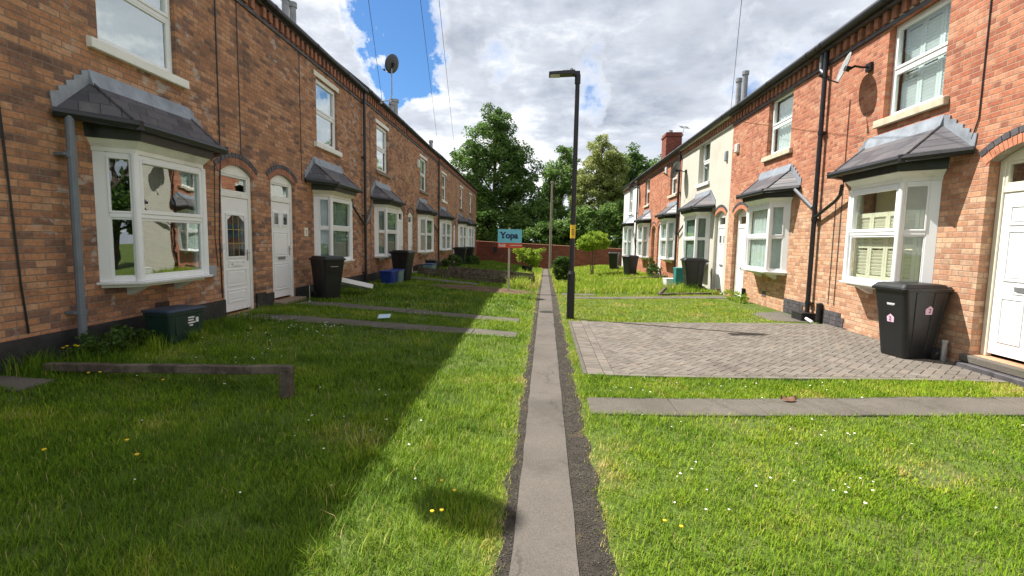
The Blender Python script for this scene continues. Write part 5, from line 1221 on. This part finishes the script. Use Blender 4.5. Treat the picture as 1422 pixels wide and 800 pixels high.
plant('wall_weed', 'weeds beside the black stub pipe at the sunny wall', 5.35, 13.9, [(0, 0, .12, .18, .5, .14), (-.1, .5, .2, .1, .12, .18)], 26, 30, .07, .045, M['leaf_lime'], [(0, .3, .3, .006)], 191, 'weed', 'weeds along the house fronts')
plant('wall_weed', 'grassy weeds sprouting around the grey downpipe foot', -5.05, 5.35, [(0, 0, .14, .2, .6, .16)], 30, 34, .08, .05, M['leaf_hedge'], [(0, 0, .25, .005)], 201, 'weed', 'weeds along the house fronts')

# ------------------------------------------------------------------ grass
def inside_flags(x, y, grow=0.0):
    bad = np.zeros(len(x), bool)
    for a, b, n in FL_Q:
        t = (x-a[0])/(b[0]-a[0]); lo = a[1]+(b[1]-a[1])*t+grow; hi = a[2]+(b[2]-a[2])*t-grow
        bad |= (t > 0) & (t < 1) & (y > lo) & (y < hi)
    return bad
def fbm(x, y, seed, f=1.0):
    r = np.random.default_rng(seed); s = np.zeros_like(x); amp = 1
    for o_ in range(4):
        for _ in range(3):
            a = r.uniform(0, 2*np.pi); fr = f*2**o_*r.uniform(.7, 1.3); s += amp*np.sin((x*np.cos(a)+y*np.sin(a))*fr+r.uniform(0, 6.28))
        amp *= .55
    return s/4.0
def grass(name, x0, x1, y0, y1, dens, h, wdt, seed, cond=None, dry=0.0, hv=.45, base=None, tuft=.35, noflag=True, paved=False):
    if base is None: base = .33
    r = np.random.default_rng(seed); A = (x1-x0)*(y1-y0); N = int(A*dens)
    if N < 1: return None
    x = r.uniform(x0, x1, N); y = r.uniform(y0, y1, N)
    # clumping
    k_ = int(N*tuft)
    if k_ > 10:
        nt = max(3, k_//45); tx = r.uniform(x0, x1, nt); ty = r.uniform(y0, y1, nt); w_ = r.integers(0, nt, k_)
        x[:k_] = tx[w_]+r.normal(0, .045, k_)*max(1, wdt/.006); y[:k_] = ty[w_]+r.normal(0, .045, k_)*max(1, wdt/.006)
    lw = -5.2+LS*y+.03; rw = 5.55+RS*y-.03
    ok = (x > lw) & (x < rw)
    el = np.array([0.0]) ; Lx = np.vectorize(dirt_l)(y)-.0; Rx = np.vectorize(dirt_r)(y)
    ok &= (x < Lx+r.normal(.0, .035, N)) | (x > Rx+r.normal(.0, .035, N))
    if not paved: ok &= ~((x > DX0-.07) & (y > DY0+.0) & (y < DY1-.02))
    if noflag: ok &= ~inside_flags(x, y, .035)
    s_ = ((x+1.95)/1.75)**2+((y-15.9)/1.15)**2; ok &= (s_ > .85+.35*fbm(x, y, 5, 3)) | (r.uniform(0, 1, N) < .05)
    if cond is not None: ok &= cond(x, y, r)
    thin = fbm(x, y, 91, 4.5); ok &= ~((thin > .42) & (r.uniform(0, 1, N) < .5))
    x, y = x[ok], y[ok]; N = len(x)
    if N == 0: return None
    f1 = fbm(x, y, seed+1, 1.3); f2 = fbm(x, y, 77, 2.6)
    hh = h*(1+.35*f1)*r.uniform(1-hv, 1+hv, N)
    # trodden, drier and shorter along the path edge
    edge = np.minimum(np.abs(x-np.vectorize(dirt_l)(y)), np.abs(x-np.vectorize(dirt_r)(y))); e = np.exp(-edge/.10)
    hh *= 1-.5*e; hh = np.clip(hh, .012, None)
    z = gz(x, y)
    a = r.uniform(0, 2*np.pi, N); lean = r.uniform(.15, .95, N); bx = np.cos(a); by = np.sin(a)
    ww = wdt*r.uniform(.6, 1.3, N); px, py = -by*ww/2, bx*ww/2
    def lv(t, k2): return np.stack([x+bx*hh*lean*k2, y+by*hh*lean*k2, z+hh*t*(1-.25*lean*t)], 1)
    P0_, P1_, P2_ = lv(-.05, 0), lv(.55, .28), lv(1.0, .95); W = np.stack([px, py, np.zeros(N)], 1)
    V = np.stack([P0_-W, P0_+W, P1_-W*.8, P1_+W*.8, P2_], 1).reshape(-1, 3)
    i = np.arange(N)*5
    quad = np.stack([i, i+1, i+3, i+2], 1); tri = np.stack([i+2, i+3, i+4], 1)
    loops = np.concatenate([quad.ravel(), tri.ravel()]); starts = np.concatenate([np.arange(N)*4, N*4+np.arange(N)*3])
    t = base+.17*f2+.10*fbm(x, y, 55, 6)+(np.clip(fbm(x, y, 33, 3.2)-.30, 0, 1))*.9*r.uniform(0, 1, N)+r.normal(0, .12, N)+.20*np.exp(-edge/.75)*(x < 0)+np.exp(-edge/.055)*.62*r.uniform(0, 1, N)  # wide left-hand term paints sunlight into the strip by the path, besides wear
    dr = r.uniform(0, 1, N) < dry; t = np.where(dr, r.uniform(.86, 1.0, N), t)
    o = np_mesh(name, V, loops, starts, M['grass'], np.repeat(np.clip(t, 0, 1), 5), smooth=False)
    o['kind'] = 'stuff'; return o
# left lawn (long) in bands of distance; right lawn (mown) likewise
grass('long_lawn_grass', -5.6, -.18, 1.5, 3.6, 10500, .056, .0036, 1, cond=lambda x, y, r: np.abs(x) < y*1.25+.6, dry=.025)
grass('long_lawn_grass', -5.6, -.18, 3.6, 6.0, 4800, .058, .0048, 2, dry=.02)
grass('long_lawn_grass', -5.8, -.18, 6.0, 10.5, 2000, .058, .0072, 3, dry=.02)
grass('long_lawn_grass', -5.9, -.18, 10.5, 19.0, 620, .075, .014, 4, dry=.03)
grass('long_lawn_grass', -6.6, -.18, 19.0, 46.0, 190, .14, .03, 5, dry=.03)
grass('mown_lawn_grass', .2, 5.6, 1.5, 3.4, 8000, .038, .0042, 6, cond=lambda x, y, r: x < y*1.05+.6, dry=.035, base=.50)
grass('mown_lawn_grass', .2, 5.6, 3.4, 6.05, 4600, .036, .0055, 7, dry=.035, base=.50)
grass('mown_lawn_grass', .25, 5.6, 5.13, 6.06, 2600, .05, .006, 17, dry=.03, base=.45)
grass('mown_lawn_grass', .25, .58, 6.0, 10.2, 2200, .05, .007, 27, dry=.12, base=.55)
grass('mown_lawn_grass', .25, 5.5, 10.1, 15.8, 1300, .032, .011, 8, cond=lambda x, y, r: x < 4.9+.4*r.normal(size=len(x))*.5, dry=.12, base=.60)
grass('meadow_grass', .3, 5.6, 15.9, 24.0, 420, .15, .016, 9, dry=.06, base=.58)
grass('meadow_grass', .3, 5.6, 24.0, 42.5, 200, .15, .03, 10, dry=.05, base=.58)
grass('meadow_grass', 2.0, 5.4, 16.6, 21.5, 260, .26, .016, 18, dry=.10, base=.55)
def clov(x, y, r): return fbm(x, y, 64, 3.0)+.12*r.normal(size=len(x)) > .30
def joint(x, y, r): return (np.minimum(np.minimum(np.abs(y-DY0), np.abs(y-DY1)), np.minimum(np.abs(x-DX0+.03), np.abs(x-5.58))) < np.abs(r.normal(0, .035, len(x)))) & (fbm(x, y, 45, 3) > .05)
grass('paving_weeds', .5, 5.62, 6.0, 10.16, 900, .035, .006, 41, cond=joint, base=.45, paved=True, noflag=False, dry=.1)
def flagedge(x, y, r): return inside_flags(x, y, -.02) & ~inside_flags(x, y, .05) & (fbm(x, y, 47, 3) > .0)
grass('path_side_weeds', -5, 5.5, 4.5, 11.0, 1500, .03, .006, 42, cond=flagedge, base=.45, noflag=False, dry=.15)
grass('clover', .45, 5.4, 1.7, 6.0, 2600, .022, .013, 31, cond=clov, base=.42, tuft=.5, hv=.3)
grass('clover', -4.5, -.25, 1.7, 6.0, 1500, .045, .014, 32, cond=clov, base=.40, tuft=.5, hv=.3)
grass('wild_grass_tuft', -1.5, -.25, 2.2, 5.2, 450, .10, .005, 12, dry=.06, base=.5, tuft=.9)
grass('wild_grass_tuft', -5.3, -4.6, 4.2, 9.0, 900, .16, .006, 13, dry=.02, base=.35, tuft=.8)
grass('wild_grass_tuft', -1.2, -.2, 17.0, 30.0, 300, .30, .018, 14, dry=.04, base=.55, tuft=.8)
# daisies as one ground cover, buttercups as single flowers
r = np.random.default_rng(5); V, F = [], []
def daisy(x, y, z, s):
    b = len(V); V.append((x, y, z+.003))
    for j in range(8): t = j*math.pi/4; V.append((x+s*math.cos(t), y+s*math.sin(t), z+r.uniform(-.002, .004)))
    for j in range(8): F.append([b, b+1+j, b+1+(j+1) % 8])
for (x0, x1, y0, y1, n, h, cl) in ((.8, 5.2, 2.2, 4.6, 55, .045, 9), (.7, 5.3, 5.2, 6.0, 26, .05, 6), (-5, -2.8, 5.2, 8, 60, .08, 6), (-5, -.6, 8.3, 13, 60, .08, 8), (-2, -.5, 2.4, 5, 14, .08, 6), (-4.8, -1.5, 2.3, 5, 16, .09, 12), (.8, 4.6, 10.3, 13.8, 30, .04, 8)):
    cx_ = r.uniform(x0, x1, cl); cy_ = r.uniform(y0, y1, cl)
    for _ in range(n):
        i = r.integers(cl); x, y = cx_[i]+r.normal(0, .25), cy_[i]+r.normal(0, .2)
        if x0 < x < x1 and y0 < y < y1: daisy(x, y, G(x, y)+h*r.uniform(.8, 1.1), r.uniform(.006, .011)*(1 if y < 6 else 1.25))
me = bpy.data.meshes.new('daisies'); me.from_pydata(V, [], F); me.materials.append(M['daisy']); dz = bpy.data.objects.new('daisies', me); C.objects.link(dz); dz['kind'] = 'stuff'
def buttercup(x, y, h, label, s=.014):
    mb = MB(); mb.lathe((0, 0, h), [(.003, -.006), (s*.8, 0), (s, .007)], 8); o = mb.build('buttercup', M['buttercup'], None)
    o.location = (x, y, G(x, y)); mb2 = MB(); mb2.tube([(.01, 0, 0), (0, 0, h-.005)], .0015, 4); mb2.build('stem', M['leaf_lime'], o); tag(o, label, 'flower', 'yellow buttercups in the lawns')
for x, y in ((-2.85, 3.10), (-2.62, 2.92), (-3.2, 2.86), (-4.35, 4.35), (-4.28, 4.40), (-3.6, 4.35)): buttercup(x, y, .10, 'yellow buttercup growing in the near shaded lawn')
for x, y in ((-.62, 2.95), (-.52, 2.85), (-.55, 2.62), (-.60, 2.60)): buttercup(x, y, .12, 'yellow buttercup in the sunlit strip left of the path', .012)
for x, y in ((.72, 2.75), (.80, 2.70)): buttercup(x, y, .06, 'yellow buttercup in the mown lawn right of the path', .011)
for x, y in ((-5.0, 4.78), (-4.95, 4.82), (-4.90, 4.80), (-4.96, 4.70)): buttercup(x, y, .22, 'yellow buttercup below the dark plinth of the nearest house', .016)

# loose grit on the path edges
def grit():
    r = np.random.default_rng(3); N = 9000; y = 1.6+9.4*r.uniform(0, 1, N)**1.6; side = r.uniform(0, 1, N) < .30
    dl, pl, pr, dr = [np.vectorize(f)(y) for f in (dirt_l, path_l, path_r, dirt_r)]; u = r.uniform(0, 1, N)
    x = np.where(side, dl+(pl-dl)*u, pr+(dr-pr)*u+r.normal(0, .01, N)); z = gz(x, y)+.008
    s = r.uniform(.002, .005, N)*(1+(r.uniform(0, 1, N) < .04)*1.0); B = np.array([[1, 0, 0], [0, 1, 0], [-1, 0, 0], [0, -1, 0], [0, 0, .8], [0, 0, -.6]], float)
    a = r.uniform(0, 6.28, N); V = B[None]*s[:, None, None]*r.uniform(.6, 1.4, (N, 6, 1)); ca, sa = np.cos(a)[:, None], np.sin(a)[:, None]
    X = V[..., 0]*ca-V[..., 1]*sa; Y = V[..., 0]*sa+V[..., 1]*ca; P = np.stack([X+x[:, None], Y+y[:, None], V[..., 2]+z[:, None]], -1).reshape(-1, 3)
    F = np.array([[0, 1, 4], [1, 2, 4], [2, 3, 4], [3, 0, 4], [1, 0, 5], [2, 1, 5], [3, 2, 5], [0, 3, 5]]); L = (np.arange(N)*6)[:, None, None]+F[None]
    mt, t, b = mat('loose_grit'); f = t.new('ShaderNodeAttribute', attribute_name='tint').outputs['Fac']
    t.put(b.inputs['Base Color'], t.ramp(f, ((0, (.035, .03, .025)), (.6, (.07, .06, .05)), (.92, (.13, .112, .092)), (1, (.22, .2, .17))))); b.inputs['Roughness'].default_value = .9
    o = np_mesh('loose_grit', P, L.ravel(), np.arange(N*8)*3, mt, np.repeat(r.uniform(0, 1, N), 6)); o['kind'] = 'stuff'
grit()
